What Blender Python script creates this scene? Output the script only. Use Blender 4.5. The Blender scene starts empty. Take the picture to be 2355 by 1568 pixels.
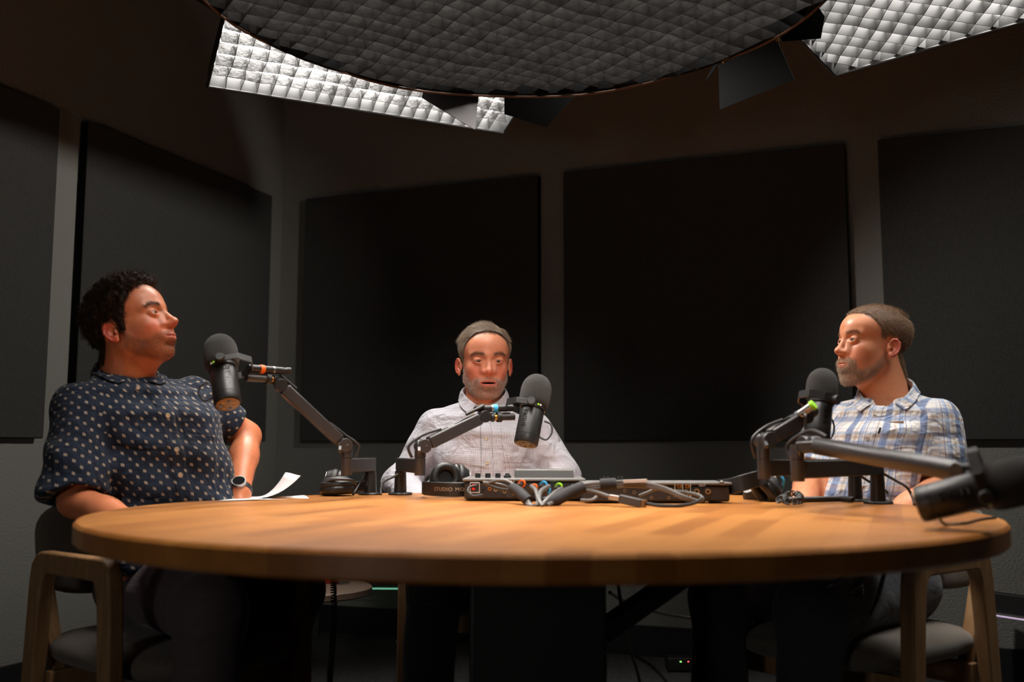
import bpy, math, random, numpy as np
from mathutils import Vector, Matrix, noise
C = bpy.context.scene.collection
SC = bpy.context.scene
PI = math.pi
# ------------------------------------------------------------------ camera
CAM_H = .8665
PITCH = math.atan(250/2290.); ROLL = math.radians(.05)
cam = bpy.data.cameras.new('camera'); cam_o = bpy.data.objects.new('camera', cam); C.objects.link(cam_o)
cam.sensor_fit = 'HORIZONTAL'; cam.sensor_width = 36; cam.lens = 2290/2355*36
cam_o.matrix_world = Matrix.Translation((0, 0, CAM_H)) @ Matrix.Rotation(PI/2+PITCH, 4, 'X') @ Matrix.Rotation(ROLL, 4, 'Z')
cam.dof.use_dof = True; cam.dof.focus_distance = 2.85; cam.dof.aperture_fstop = 2.8
cam.clip_start = .02
SC.camera = cam_o
# ------------------------------------------------------------------ world, exposure
w = bpy.data.worlds.new('world'); SC.world = w; w.use_nodes = True
w.node_tree.nodes['Background'].inputs[0].default_value = (.9, .95, 1, 1)
w.node_tree.nodes['Background'].inputs[1].default_value = .004
SC.view_settings.view_transform = 'Standard'; SC.view_settings.look = 'None'
SC.view_settings.gamma = 1; SC.view_settings.use_curve_mapping = False
SC.view_settings.exposure = 0
E_ROUND, E_STRIP_L, E_STRIP_R = 23., 34., 26.      # emission of the three softbox diffusers
def lamp(name, kind, loc, target, energy, col, **kw):
    l = bpy.data.lights.new(name, kind); l.energy = energy; l.color = col
    for k, v in kw.items(): setattr(l, k, v)
    o = bpy.data.objects.new(name, l); C.objects.link(o); o.location = loc; o.rotation_euler = (Vector(loc)-Vector(target)).to_track_quat('Z', 'Y').to_euler(); return o
# the two barn-door spotlights that hang beside the round softbox, and the window-like lamp low at the left behind the camera
lamp('spot_right', 'SPOT', (.45, 2.85, 1.98), (-1.5, 3.7, 1.54), 60, (1, .95, .88), spot_size=math.radians(78), spot_blend=.8, shadow_soft_size=.05)
lamp('spot_left', 'SPOT', (.10, 2.90, 1.97), (1.4, 3.0, 1.22), 52, (1, .95, .88), spot_size=math.radians(88), spot_blend=.8, shadow_soft_size=.05)
lamp('added_face_fill', 'SPOT', (.25, .15, 1.98), (-.08, 2.9, 1.06), 48, (1, .95, .88), spot_size=math.radians(30), spot_blend=.8, shadow_soft_size=.12)  # unseen extra spot, added to brighten the middle man's face from the front
lamp('low_lamp', 'AREA', (-1.5, -.5, .95), (0, 3.5, 1.3), 3.4, (1, .95, .9), shape='DISK', size=.45)
SC.cycles.use_denoising = True
SC.cycles.max_bounces = 7; SC.cycles.diffuse_bounces = 3; SC.cycles.glossy_bounces = 3; SC.cycles.transmission_bounces = 5
SC.cycles.sample_clamp_indirect = 4
SC.cycles.caustics_reflective = False; SC.cycles.caustics_refractive = False

# ------------------------------------------------------------------ pixel -> world helpers (frame 2355x1568)
def ray(x, y):
    u = (x-1177.5)/2290.; v = (784-y)/2290.
    c, s = math.cos(ROLL), math.sin(ROLL)
    u, v = c*u-s*v, s*u+c*v
    return u, math.cos(PITCH)-v*math.sin(PITCH), math.sin(PITCH)+v*math.cos(PITCH)
def P(x, y, Y):
    r = ray(x, y); k = Y/r[1]
    return Vector((r[0]*k, Y, CAM_H+r[2]*k))
def Pz(x, y, z):
    r = ray(x, y); k = (z-CAM_H)/r[2]
    return Vector((r[0]*k, r[1]*k, z))

# ------------------------------------------------------------------ materials
def mat(name, col, rough=.6, metal=0., spec=.5, **kw):
    m = bpy.data.materials.new(name); m.use_nodes = True
    b = m.node_tree.nodes['Principled BSDF']
    b.inputs['Base Color'].default_value = (*col, 1); b.inputs['Roughness'].default_value = rough
    b.inputs['Metallic'].default_value = metal; b.inputs['Specular IOR Level'].default_value = spec
    if 'emit' in kw:
        b.inputs['Emission Color'].default_value = (*kw['emit'], 1); b.inputs['Emission Strength'].default_value = kw['es']
    if 'sheen' in kw: b.inputs['Sheen Weight'].default_value = kw['sheen']
    if 'coat' in kw: b.inputs['Coat Weight'].default_value = kw['coat']; b.inputs['Coat Roughness'].default_value = .2
    if 'trans' in kw: b.inputs['Transmission Weight'].default_value = kw['trans']
    if 'sss' in kw:
        b.inputs['Subsurface Weight'].default_value = kw['sss']; b.inputs['Subsurface Radius'].default_value = (1, .35, .2)
        b.inputs['Subsurface Scale'].default_value = .008
    return m
class NT:
    def __init__(s, m): s.m = m; s.t = m.node_tree; s.b = s.t.nodes['Principled BSDF']
    def n(s, typ, **kw):
        nd = s.t.nodes.new(typ)
        for k, v in kw.items():
            if k.startswith('i_'): nd.inputs[k[2:].replace('_', ' ')].default_value = v
            else: setattr(nd, k, v)
        return nd
    def l(s, a, b): s.t.links.new(a, b)
    def math(s, op, a, b=None, c=None):
        nd = s.t.nodes.new('ShaderNodeMath'); nd.operation = op
        for i, v in enumerate((a, b, c)):
            if v is None: continue
            if isinstance(v, (int, float)): nd.inputs[i].default_value = v
            else: s.l(v, nd.inputs[i])
        return nd.outputs[0]
    def mix(s, f, a, b, blend='MIX'):
        nd = s.t.nodes.new('ShaderNodeMix'); nd.data_type = 'RGBA'; nd.blend_type = blend
        for i, v in ((0, f), (6, a), (7, b)):
            if isinstance(v, (int, float)): nd.inputs[i].default_value = v
            elif isinstance(v, tuple): nd.inputs[i].default_value = (*v, 1)
            else: s.l(v, nd.inputs[i])
        return nd.outputs[2]
    def ramp(s, f, stops):
        nd = s.t.nodes.new('ShaderNodeValToRGB'); s.l(f, nd.inputs[0])
        e = nd.color_ramp.elements
        while len(e) < len(stops): e.new(.5)
        for k, (p, c) in enumerate(stops): e[k].position = p; e[k].color = (*c, 1)
        return nd.outputs[0]
    def noise(s, scale, detail=3, rough=.5, vec=None, dist=0.):
        nd = s.n('ShaderNodeTexNoise'); nd.inputs['Scale'].default_value = scale
        nd.inputs['Detail'].default_value = detail; nd.inputs['Roughness'].default_value = rough
        nd.inputs['Distortion'].default_value = dist
        if vec is not None: s.l(vec, nd.inputs['Vector'])
        return nd.outputs[0]
    def obj(s):
        return s.n('ShaderNodeTexCoord').outputs['Object']
    def mapping(s, vec, scale=(1, 1, 1), rot=(0, 0, 0), loc=(0, 0, 0)):
        nd = s.n('ShaderNodeMapping'); s.l(vec, nd.inputs[0])
        nd.inputs['Scale'].default_value = scale; nd.inputs['Rotation'].default_value = rot; nd.inputs['Location'].default_value = loc
        return nd.outputs[0]
    def bump(s, h, strength=.3, dist=.002, normal=None):
        nd = s.n('ShaderNodeBump'); nd.inputs['Strength'].default_value = strength; nd.inputs['Distance'].default_value = dist
        s.l(h, nd.inputs['Height'])
        if normal is not None: s.l(normal, nd.inputs['Normal'])
        s.l(nd.outputs[0], s.b.inputs['Normal'])
        return nd.outputs[0]
    def col(s, c): s.l(c, s.b.inputs['Base Color'])

M_wall = mat('wall_paint', (.30, .295, .27), .7)
t = NT(M_wall); o = t.obj(); t.bump(t.noise(120, 3, .6, o), 1., .005)
M_ceil = mat('ceiling_paint', (.035, .033, .031), .9)
M_carpet = mat('carpet', (.05, .05, .052), 1., spec=.1)
t = NT(M_carpet); o = t.obj()
ck = t.n('ShaderNodeTexChecker'); t.l(t.mapping(o, rot=(0, 0, .6)), ck.inputs[0]); ck.inputs['Scale'].default_value = 2.
na = t.noise(1, 5, .6, t.mapping(o, (25, 320, 1), (0, 0, .9))); nb = t.noise(1, 5, .6, t.mapping(o, (320, 25, 1), (0, 0, .9)))
mm = t.mix(ck.outputs[1], na, nb); t.col(t.ramp(mm, [(.3, (.018, .018, .019)), (.7, (.15, .145, .14))])); t.bump(mm, .6, .004)
M_base = mat('baseboard_rubber', (.012, .012, .013), .6)
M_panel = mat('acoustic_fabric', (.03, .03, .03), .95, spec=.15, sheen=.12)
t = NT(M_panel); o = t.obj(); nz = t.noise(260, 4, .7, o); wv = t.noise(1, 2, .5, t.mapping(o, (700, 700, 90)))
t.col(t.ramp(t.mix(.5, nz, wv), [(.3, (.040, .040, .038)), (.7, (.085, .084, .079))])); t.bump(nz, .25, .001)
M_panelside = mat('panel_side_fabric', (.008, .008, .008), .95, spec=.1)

M_table = mat('butcher_block', (.6, .3, .1), .36, spec=.35)
t = NT(M_table); o = t.obj(); v = t.mapping(o, rot=(0, 0, math.radians(-69.13)))
br = t.n('ShaderNodeTexBrick'); t.l(v, br.inputs[0]); br.offset = .37; br.squash = 1
for k, x in {'Scale': 1., 'Brick Width': .36, 'Row Height': .048, 'Mortar Size': .0004, 'Mortar Smooth': .3, 'Bias': 0.}.items(): br.inputs[k].default_value = x
br.inputs['Color1'].default_value = (0, 0, 0, 1); br.inputs['Color2'].default_value = (1, 1, 1, 1); br.inputs['Mortar'].default_value = (0, 0, 0, 1)
gr = t.noise(1, 4, .6, t.mapping(o, (9, 90, 30), (0, 0, math.radians(-69.13))), .6)
gr2 = t.noise(1, 3, .5, t.mapping(o, (2.2, 14, 5), (0, 0, math.radians(-69.13))), .4)
c1 = t.ramp(br.outputs[0], [(0., (.26, .085, .016)), (.3, (.44, .17, .036)), (.65, (.54, .225, .055)), (.85, (.34, .115, .022)), (1., (.50, .20, .045))])
c2 = t.mix(t.math('MULTIPLY', t.math('SUBTRACT', gr, .38), 1.3), c1, (.20, .06, .012))
c3 = t.mix(t.math('MULTIPLY', gr2, .22), c2, (.58, .27, .075)); t.col(c3)
t.bump(gr, .1, .001)

M_walnut = mat('side_table_veneer', (.10, .065, .045), .5)
M_oak = mat('oak', (.34, .19, .085), .5, spec=.3)
t = NT(M_oak); o = t.obj(); gr = t.noise(1, 4, .6, t.mapping(o, (60, 60, 6)), .8)
t.col(t.ramp(gr, [(.3, (.26, .135, .058)), (.7, (.40, .235, .11))]))
M_seat = mat('seat_fabric', (.17, .15, .125), .95, spec=.2, sheen=.2)
t = NT(M_seat); o = t.obj(); nz = t.noise(1, 4, .7, t.mapping(o, (300, 300, 700))); t.col(t.ramp(nz, [(.3, (.08, .07, .058)), (.7, (.24, .21, .175))])); t.bump(nz, .5, .002)

M_blk = mat('black_metal', (.018, .018, .018), .38, spec=.5)
M_arm = mat('satin_arm_metal', (.035, .033, .034), .36, spec=.6)
M_blk2 = mat('black_plastic', (.015, .015, .015), .5)
M_dark = mat('dark_rubber', (.01, .01, .01), .6)
M_foam = mat('foam', (.030, .029, .028), 1., spec=.15, sheen=.15)
t = NT(M_foam); o = t.obj(); nz = t.noise(900, 2, .8, o); t.bump(nz, .9, .002); t.col(t.ramp(nz, [(.3, (.014, .014, .013)), (.75, (.065, .062, .058))]))
M_steel = mat('steel', (.5, .48, .46), .3, 1.)
M_brass = mat('brass', (.75, .38, .08), .3, 1.)
M_bronze = mat('bronze', (.22, .13, .05), .45, .6)
M_orange = mat('orange_tape', (.9, .16, .02), .5); M_blue = mat('blue_tape', (.05, .42, .8), .5); M_green = mat('green_tape', (.33, .8, .03), .5)
M_red = mat('red_plastic', (.7, .03, .02), .4)
M_white = mat('white_print', (.6, .58, .55), .6); M_gold = mat('tan_print', (.42, .30, .2), .6)
M_glossy = mat('gloss_black_print', (.004, .004, .004), .15)
M_cable = mat('cable_rubber', (.02, .018, .017), .42)
M_cablegrey = mat('grey_cable', (.10, .095, .09), .45)
M_sleeve = mat('braided_sleeve', (.016, .015, .017), .8)
M_leather = mat('headphone_leather', (.016, .015, .014), .38)
t = NT(M_leather); o = t.obj(); t.bump(t.noise(160, 3, .5, o), .3, .002)
M_gear = mat('gear_face', (.028, .028, .030), .5); M_geartop = mat('gear_top', (.16, .155, .15), .42)
M_paper = mat('paper', (.74, .72, .72), .8)
M_grid = mat('grid_fabric', (.009, .0086, .0083), .8, spec=.05)
t = NT(M_grid); o = t.obj(); nz = t.noise(60, 3, .6, o); t.bump(nz, .5, .006)
M_gridl = mat('strip_grid_fabric', (.024, .023, .0225), .5, spec=.25)
t = NT(M_gridl); o = t.obj(); nz = t.noise(45, 3, .6, o); t.bump(nz, .7, .008)
M_gridr = mat('strip_grid_black', (.020, .0195, .019), .45, spec=.3)
M_leaf = mat('barn_door_black', (.0035, .004, .0045), .7, spec=.05)
M_sbox = mat('softbox_fabric', (.012, .012, .012), .7); M_silver = mat('silver_lining', (.6, .6, .6), .3, .8)
M_piping = mat('softbox_piping', (.07, .035, .018), .7)
def emis(name, col, s):
    return mat(name, (.8, .8, .8), .8, emit=col, es=s)
M_glass = mat('glass', (.9, .92, .95), .05, trans=1.)
M_ledg = emis('led_green', (.25, .8, .5), .6); M_ledp = emis('led_purple', (.8, .55, .9), .5)

# ------------------------------------------------------------------ mesh builder
class MB:
    def __init__(s): s.v = []; s.f = []
    def add(s, v, f):
        n = len(s.v); s.v += [tuple(p) for p in v]; s.f += [tuple(i+n for i in q) for q in f]; return s
    def box(s, c, size, R=None):
        c = Vector(c); h = Vector(size)/2; R = R or Matrix.Identity(3)
        v = [c+R@Vector((h.x*a, h.y*b, h.z*d)) for a in (-1, 1) for b in (-1, 1) for d in (-1, 1)]
        return s.add(v, [(0, 1, 3, 2), (4, 6, 7, 5), (0, 4, 5, 1), (2, 3, 7, 6), (0, 2, 6, 4), (1, 5, 7, 3)])
    def beam(s, a, b, w, h, up=(0, 0, 1), w2=None, h2=None):
        a = Vector(a); b = Vector(b); d = (b-a).normalized(); sx = d.cross(Vector(up))
        sx = sx.normalized() if sx.length > 1e-4 else Vector((1, 0, 0)); uz = sx.cross(d)
        w2 = w2 or w; h2 = h2 or h; v = []
        for p, ww, hh in ((a, w, h), (b, w2, h2)):
            for i, j in ((-1, -1), (1, -1), (1, 1), (-1, 1)): v.append(p+sx*ww/2*i+uz*hh/2*j)
        return s.add(v, [(3, 2, 1, 0), (4, 5, 6, 7)]+[(i, (i+1) % 4, (i+1) % 4+4, i+4) for i in range(4)])
    def tube(s, pts, r, n=10, caps=True, sq=1., closed=False):
        pts = [Vector(p) for p in pts]; m = len(pts)
        rs = r if isinstance(r, (list, tuple)) else [r]*m
        tg = []
        for i in range(m):
            a = pts[(i-1) % m] if (i or closed) else pts[0]; b = pts[(i+1) % m] if (i < m-1 or closed) else pts[-1]
            tg.append((b-a).normalized())
        nrm = tg[0].cross(Vector((0, 0, 1)))
        if nrm.length < 1e-3: nrm = Vector((1, 0, 0))
        nrm.normalize(); v = []; f = []
        for i in range(m):
            nrm = (nrm-tg[i]*nrm.dot(tg[i])).normalized(); bn = tg[i].cross(nrm)
            for k in range(n):
                a = 2*PI*k/n; v.append(pts[i]+nrm*math.cos(a)*rs[i]+bn*math.sin(a)*rs[i]*sq)
        for i in range(m if closed else m-1):
            j = (i+1) % m
            for k in range(n): f.append((i*n+k, i*n+(k+1) % n, j*n+(k+1) % n, j*n+k))
        if caps and not closed: f.append(tuple(reversed(range(n)))); f.append(tuple(range((m-1)*n, m*n)))
        return s.add(v, f)
    def cyl(s, a, b, r, r2=None, n=24):
        return s.tube([a, b], [r, r if r2 is None else r2], n)
    def lathe(s, prof, a, axis, n=32, closed=False):
        a = Vector(a); ax = Vector(axis).normalized(); u = ax.orthogonal().normalized(); w_ = ax.cross(u); v = []; f = []
        for r, z in prof:
            for k in range(n):
                t_ = 2*PI*k/n; v.append(a+ax*z+(u*math.cos(t_)+w_*math.sin(t_))*max(r, 1e-5))
        m = len(prof)
        for i in range(m if closed else m-1):
            j = (i+1) % m
            for k in range(n): f.append((i*n+k, i*n+(k+1) % n, j*n+(k+1) % n, j*n+k))
        if not closed:
            if prof[0][0] > 1e-4: f.append(tuple(reversed(range(n))))
            if prof[-1][0] > 1e-4: f.append(tuple(range((m-1)*n, m*n)))
        return s.add(v, f)
    def prism(s, poly, thick):
        poly = [Vector(p) for p in poly]; n = len(poly); t_ = Vector(thick)
        return s.add(poly+[p+t_ for p in poly], [tuple(reversed(range(n))), tuple(range(n, 2*n))]+[(i, (i+1) % n, (i+1) % n+n, i+n) for i in range(n)])
LOC = {}
def root_of(o): return LOC.get(o.name, Vector((0, 0, 0)))
def put(o, parent=None, loc=(0, 0, 0)):
    C.objects.link(o)
    if parent is not None: o.parent = parent; LOC[o.name] = root_of(parent)
    else: o.location = loc; LOC[o.name] = Vector(loc)
def obj(name, mb, m, parent=None, smooth=True, bevel=0., loc=None, angle=40, sub=0):
    base = root_of(parent) if parent is not None else Vector(loc or (0, 0, 0))
    me = bpy.data.meshes.new(name)
    me.from_pydata([(p[0]-base.x, p[1]-base.y, p[2]-base.z) for p in mb.v], [], mb.f); me.update()
    if smooth:
        me.polygons.foreach_set('use_smooth', [True]*len(me.polygons))
        me.set_sharp_from_angle(angle=math.radians(angle))
    me.materials.append(m)
    o = bpy.data.objects.new(name, me); put(o, parent, base)
    if bevel:
        b = o.modifiers.new('bevel', 'BEVEL'); b.width = bevel; b.segments = 3; b.limit_method = 'ANGLE'; b.harden_normals = False
    if sub:
        q = o.modifiers.new('sub', 'SUBSURF'); q.levels = q.render_levels = sub
    return o
def thing(name, label, cat, loc, group=None):
    o = bpy.data.objects.new(name, None); o.empty_display_size = .05; put(o, None, loc)
    o['label'] = label; o['category'] = cat
    if group: o['group'] = group
    return o
def tag(o, label, cat, group=None):
    o['label'] = label; o['category'] = cat
    if group: o['group'] = group
    return o
def struct(name, mb, m, **kw):
    o = obj(name, mb, m, **kw); o['kind'] = 'structure'; return o
def smooth_path(pts, n=8, closed=False):
    pts = [Vector(p) for p in pts]; out = []; m = len(pts)
    for i in range(m-1 if not closed else m):
        g = (lambda k: pts[k % m]) if closed else (lambda k: pts[min(max(k, 0), m-1)])
        p0, p1, p2, p3 = g(i-1), g(i), g(i+1), g(i+2)
        for k in range(n):
            t_ = k/n
            out.append(.5*((2*p1)+(p2-p0)*t_+(2*p0-5*p1+4*p2-p3)*t_*t_+(3*p1-p0-3*p2+p3)*t_**3))
    if not closed: out.append(pts[-1])
    return out
def text_mb(body, size, depth, place, flip=False, spacing=1.):
    cu = bpy.data.curves.new('txt', 'FONT'); cu.body = body; cu.size = size; cu.extrude = depth/2; cu.align_x = 'CENTER'; cu.align_y = 'CENTER'; cu.space_character = spacing
    cu.resolution_u = 3
    o = bpy.data.objects.new('txt', cu); C.objects.link(o); bpy.context.view_layer.update()
    me = bpy.data.meshes.new_from_object(o.evaluated_get(bpy.context.evaluated_depsgraph_get()))
    mb = MB(); mb.add([place(v.co.x, v.co.y, v.co.z) for v in me.vertices], [tuple(p.vertices) for p in me.polygons])
    bpy.data.objects.remove(o); bpy.data.curves.remove(cu); bpy.data.meshes.remove(me)
    return mb
# ================================================================== ROOM
TH = math.radians(20.87); U = Vector((math.cos(TH), -math.sin(TH), 0)); V = Vector((math.sin(TH), math.cos(TH), 0))
def R(a, b, z=0.): return U*a+V*b+Vector((0, 0, z))
RM = Matrix((U, V, Vector((0, 0, 1)))).transposed()      # room axes -> world
A0, B0, A1, B1, HC = -2.893, 4.266, 3.3, -1.6, 2.9
class RB:
    """a box along the room's axes, linked as an object turned with the room"""
    def __init__(s, a0, a1, b0, b1, z0, z1): s.c = R((a0+a1)/2, (b0+b1)/2, (z0+z1)/2); s.s = (a1-a0, b1-b0, z1-z0)
def rlink(name, rb, m, bevel=0.):
    mb = MB(); mb.box((0, 0, 0), rb.s); o = obj(name, mb, m, loc=(0, 0, 0), smooth=False, bevel=bevel)
    o.location = rb.c; o.rotation_euler = (0, 0, -TH); LOC[o.name] = rb.c; return o
def rbox(_, *a): return RB(*a)
def struct(name, x, m, **kw):
    o = rlink(name, x, m, **kw) if isinstance(x, RB) else obj(name, x, m, **kw)
    o['kind'] = 'structure'; return o
struct('floor', rbox(MB(), A0-.1, A1+.1, B1-.1, B0+.1, -.1, 0), M_carpet)
struct('ceiling', rbox(MB(), A0-.1, A1+.1, B1-.1, B0+.1, HC, HC+.1), M_ceil)
struct('wall_left', rbox(MB(), A0-.1, A0, B1-.1, B0+.1, 0, HC), M_wall)
struct('wall_back', rbox(MB(), A0, A1, B0, B0+.1, 0, HC), M_wall)
struct('wall_right', rbox(MB(), A1, A1+.1, B1-.1, B0+.1, 0, HC), M_wall)
struct('wall_front', rbox(MB(), A0, A1, B1-.1, B1, 0, HC), M_wall)
struct('baseboard_left', rbox(MB(), A0, A0+.012, B1, B0-.012, 0, .125), M_base, bevel=.004)
struct('baseboard_back', rbox(MB(), A0, A1, B0-.012, B0, 0, .125), M_base, bevel=.004)
struct('baseboard_right', rbox(MB(), A1-.012, A1, B1, B0-.012, 0, .125), M_base, bevel=.004)
T = .045
def panel(a0, a1, b0, b1, label, z0=.905, z1=2.125):
    o = rlink('acoustic_panel', RB(a0, a1, b0, b1, z0, z1), M_panel, bevel=.006)
    tag(o, label, 'acoustic panel')
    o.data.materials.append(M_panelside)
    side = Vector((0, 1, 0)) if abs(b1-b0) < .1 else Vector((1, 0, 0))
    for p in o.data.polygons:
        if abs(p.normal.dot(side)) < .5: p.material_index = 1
    return o
f = A0+T
panel(A0+.001, f, 2.896, 4.116, 'black fabric acoustic wall panel behind the man in the navy dotted shirt')
panel(A0+.001, f, 1.536, 2.756, 'black fabric acoustic wall panel cut off by the left edge, nearest the camera')
g = B0-T
panel(-2.725, -1.482, g, B0-.001, 'black fabric acoustic panel behind the bearded man in the middle, next to the room corner')
panel(-1.362, -.142, g, B0-.001, 'large black fabric acoustic panel between the middle man and the man in plaid')
panel(-.015, 1.205, g, B0-.001, 'black fabric acoustic wall panel behind the man in plaid, cut off by the right edge')
# ================================================================== TABLE
TC = Vector((.048, 1.985, 0)); TR = .836; TZ = .75
tb = thing('round_table', 'large round butcher-block wooden table on a black column base', 'table', (TC.x, TC.y, 0))
mb = MB(); mb.lathe([(0, .713), (TR-.004, .713), (TR, .717), (TR, .744), (TR-.0045, .749), (TR-.012, TZ), (0, TZ)], TC, (0, 0, 1), 160)
obj('tabletop', mb, M_table, tb, angle=35)
mb = MB(); mb.box((TC.x, TC.y, .36), (.25, .25, .70)); obj('column', mb, M_blk2, tb, bevel=.006)
mb = MB(); mb.box((TC.x, TC.y, .012), (.66, .66, .024)); obj('foot_plate', mb, M_blk2, tb, bevel=.005)
mb = MB(); mb.beam((.18, 2.06, .50), (.56, 2.28, .705), .04, .04); obj('brace', mb, M_blk2, tb, bevel=.004)
# ================================================================== CHAIRS
def chair(near_mid, face, toward, label, W=.46):
    d = Vector((face[0], face[1], 0)).normalized(); n = Vector((-d.y, d.x, 0))
    if n.dot(Vector((toward[0], toward[1], 0))) < 0: n = -n
    m0 = Vector((near_mid[0], near_mid[1], 0)); c = m0+n*W/2
    t_ = thing('armchair', label, 'chair', c, 'wooden armchairs around the table')
    def frame(m):
        mb = MB(); prof = []
        # inverted U with splayed legs, rounded outer corners, in the plane (d, z)
        def pt(x, z, s): return m+d*x+n*s+Vector((0, 0, z))
        outer = [(-.205, 0), (-.165, .59), (-.158, .625), (-.14, .645), (-.12, .652), (.12, .652), (.14, .645), (.158, .625), (.165, .59), (.205, 0)]
        inner = [(-.168, 0), (-.118, .55), (-.112, .585), (-.10, .605), (-.09, .607), (.09, .607), (.10, .605), (.112, .585), (.118, .55), (.168, 0)]
        k = len(outer); th = .032; vs = []
        for s in (-th/2, th/2):
            vs += [pt(x, z, s) for x, z in outer]+[pt(x, z, s) for x, z in inner]
        fs = []
        for i in range(k-1):
            fs += [(i, i+1, k+i+1, k+i), (2*k+i, 3*k+i, 3*k+i+1, 2*k+i+1), (i, 2*k+i, 2*k+i+1, i+1), (k+i, k+i+1, 3*k+i+1, 3*k+i)]
        fs += [(0, k, 3*k, 2*k), (k-1, 3*k-1, 4*k-1, 2*k-1)]
        mb.add(vs, fs); return mb
    for s in (0, W):
        fr = obj('side_frame', frame(m0+n*s), M_oak, t_, bevel=.005)
        for x, z in ((-.165, .33), (.165, .33)):
            sd = -1 if s == 0 else 1
            q = m0+n*(s+sd*.0165)+d*x+Vector((0, 0, z)); b = MB(); b.cyl(q-n*.002, q+n*.002, .007, n=12); obj('bolt', b, M_dark, fr)
    for x in (-.125, .125):
        mb = MB(); mb.beam(m0+d*x+n*.016+Vector((0, 0, .375)), m0+d*x+n*(W-.016)+Vector((0, 0, .375)), .024, .05)
        obj('seat_rail', mb, M_oak, t_, bevel=.004)
    # cushion: superellipse pillow
    def pillow(cen, ex, ey, ez, a, b, h, e=2.6):
        mb = MB(); nu, nv = 36, 14; vs = []; fs = []
        sg = lambda x, p: math.copysign(abs(x)**p, x)
        for j in range(nv+1):
            ph = -PI/2+PI*j/nv
            for i in range(nu):
                tt = 2*PI*i/nu; cp = abs(math.cos(ph))**.45
                vs.append(cen+ex*(a*cp*sg(math.cos(tt), .55))+ey*(b*cp*sg(math.sin(tt), .55))+ez*(h*sg(math.sin(ph), .8)))
        for j in range(nv):
            for i in range(nu): fs.append((j*nu+i, j*nu+(i+1) % nu, (j+1)*nu+(i+1) % nu, (j+1)*nu+i))
        mb.add(vs, fs); return mb
    z = Vector((0, 0, 1))
    obj('seat_cushion', pillow(c+z*.437, d, n, z, .255, W/2-.022, .037), M_seat, t_, angle=180)
    tilt = (z*.97-d*.24).normalized(); nd = n.cross(tilt)
    obj('backrest', pillow(c-d*.235+z*.645, n, tilt, nd, W/2-.03, .11, .028), M_seat, t_, angle=180)
    for s in (.05, W-.05):
        q = m0+n*s-d*.235; mb = MB(); mb.beam(q+z*.38+d*.09, q+z*.60, .03, .02)
        obj('back_support', mb, M_oak, t_, bevel=.003)
    return t_, c, d, n
ch1 = chair((-.895, 2.08), (.776, -.631), (.6, .8), 'oak armchair with grey fabric seat under the man in the navy dotted shirt')
ch3 = chair((.933, 2.17), (-.79, -.62), (-.6, .8), 'oak armchair with beige-grey fabric seat under the man in plaid')
ch2 = chair((-.31, 3.02), (.04, -1), (1, 0), 'oak armchair under the bearded man in the middle, behind the table', .50)

# ================================================================== SOFTBOXES
def grid_sheet(mb, p, d, L, dep, up, n, rnd, amp, th=.0016):
    """one wavy fabric strip from p along d"""
    vs = []; fs = []; side = d.cross(up).normalized()
    for i in range(n+1):
        j = rnd.uniform(-amp, amp); k = rnd.uniform(-amp, amp); q = p+d*(L*i/n)
        for s in (-th/2, th/2): vs.append(q+side*(s+j))
        for s in (-th/2, th/2): vs.append(q+side*(s+k)+up*dep)
    for i in range(n):
        a = 4*i; b = a+4
        fs += [(a, b, b+2, a+2), (a+1, a+3, b+3, b+1), (a, a+1, b+1, b), (a+2, b+2, b+3, a+3)]
    mb.add(vs, fs)
def round_softbox():
    c = Vector((.0065, 1.995, 1.85)); r = .69; z = Vector((0, 0, 1)); rnd = random.Random(3)
    t_ = thing('round_softbox', 'large round black softbox with honeycomb grid hanging over the table', 'studio light', c)
    mb = MB(); mb.lathe([(r, -.004), (r+.006, 0), (r+.004, .05), (r-.02, .12), (r*.72, .30), (r*.40, .42), (.12, .48), (.12, .475), (r*.39, .41), (r*.70, .29), (r-.03, .115), (r-.004, .05), (r-.004, 0)], c, z, 64, closed=True)
    obj('shell', mb, M_leaf, t_)
    ring = [c+Vector((r*math.cos(a), r*math.sin(a), -.004+.004*math.sin(3*a)+.003*math.sin(8*a+1))) for a in [2*PI*k/96 for k in range(96)]]
    mb = MB(); mb.tube(ring, .0035, 8, closed=True); obj('piping', mb, M_piping, t_)
    cell = .052; ang = math.radians(33); mb = MB(); nn = int(r/cell)
    for k in range(-nn, nn+1):
        for q in (0, 1):
            a = ang+q*PI/2; d = Vector((math.cos(a), math.sin(a), 0)); s = Vector((-math.sin(a), math.cos(a), 0))*(k*cell)
            h = math.sqrt(max((r-.003)**2-(k*cell)**2, 0))
            if h > .03: grid_sheet(mb, c+s-d*h+z*.002, d, 2*h, .048, z, max(2, int(2*h/cell)), rnd, .0045)
    for i, v in enumerate(mb.v):    # the fabric sags and ripples
        mb.v[i] = (v[0], v[1], v[2]+.006*math.sin(v[0]*9+1)*math.sin(v[1]*8)+.004*math.sin(v[0]*31)*math.sin(v[1]*27))
    obj('honeycomb_grid', mb, M_grid, t_, angle=25)
    mb = MB(); mb.lathe([(0, .066), (r-.03, .066), (r-.03, .07), (0, .07)], c, z, 48)
    obj('diffuser', mb, emis('diffuser_round', (1, .93, .86), E_ROUND), t_)
    mb = MB(); mb.cyl(c+z*.47, c+z*.72, .085, .085); obj('lamp_head', mb, M_blk2, t_)
    mb = MB(); mb.cyl(c+z*.72, Vector((c.x, c.y, HC)), .016); obj('hanging_pole', mb, M_blk, t_)
round_softbox()
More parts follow.
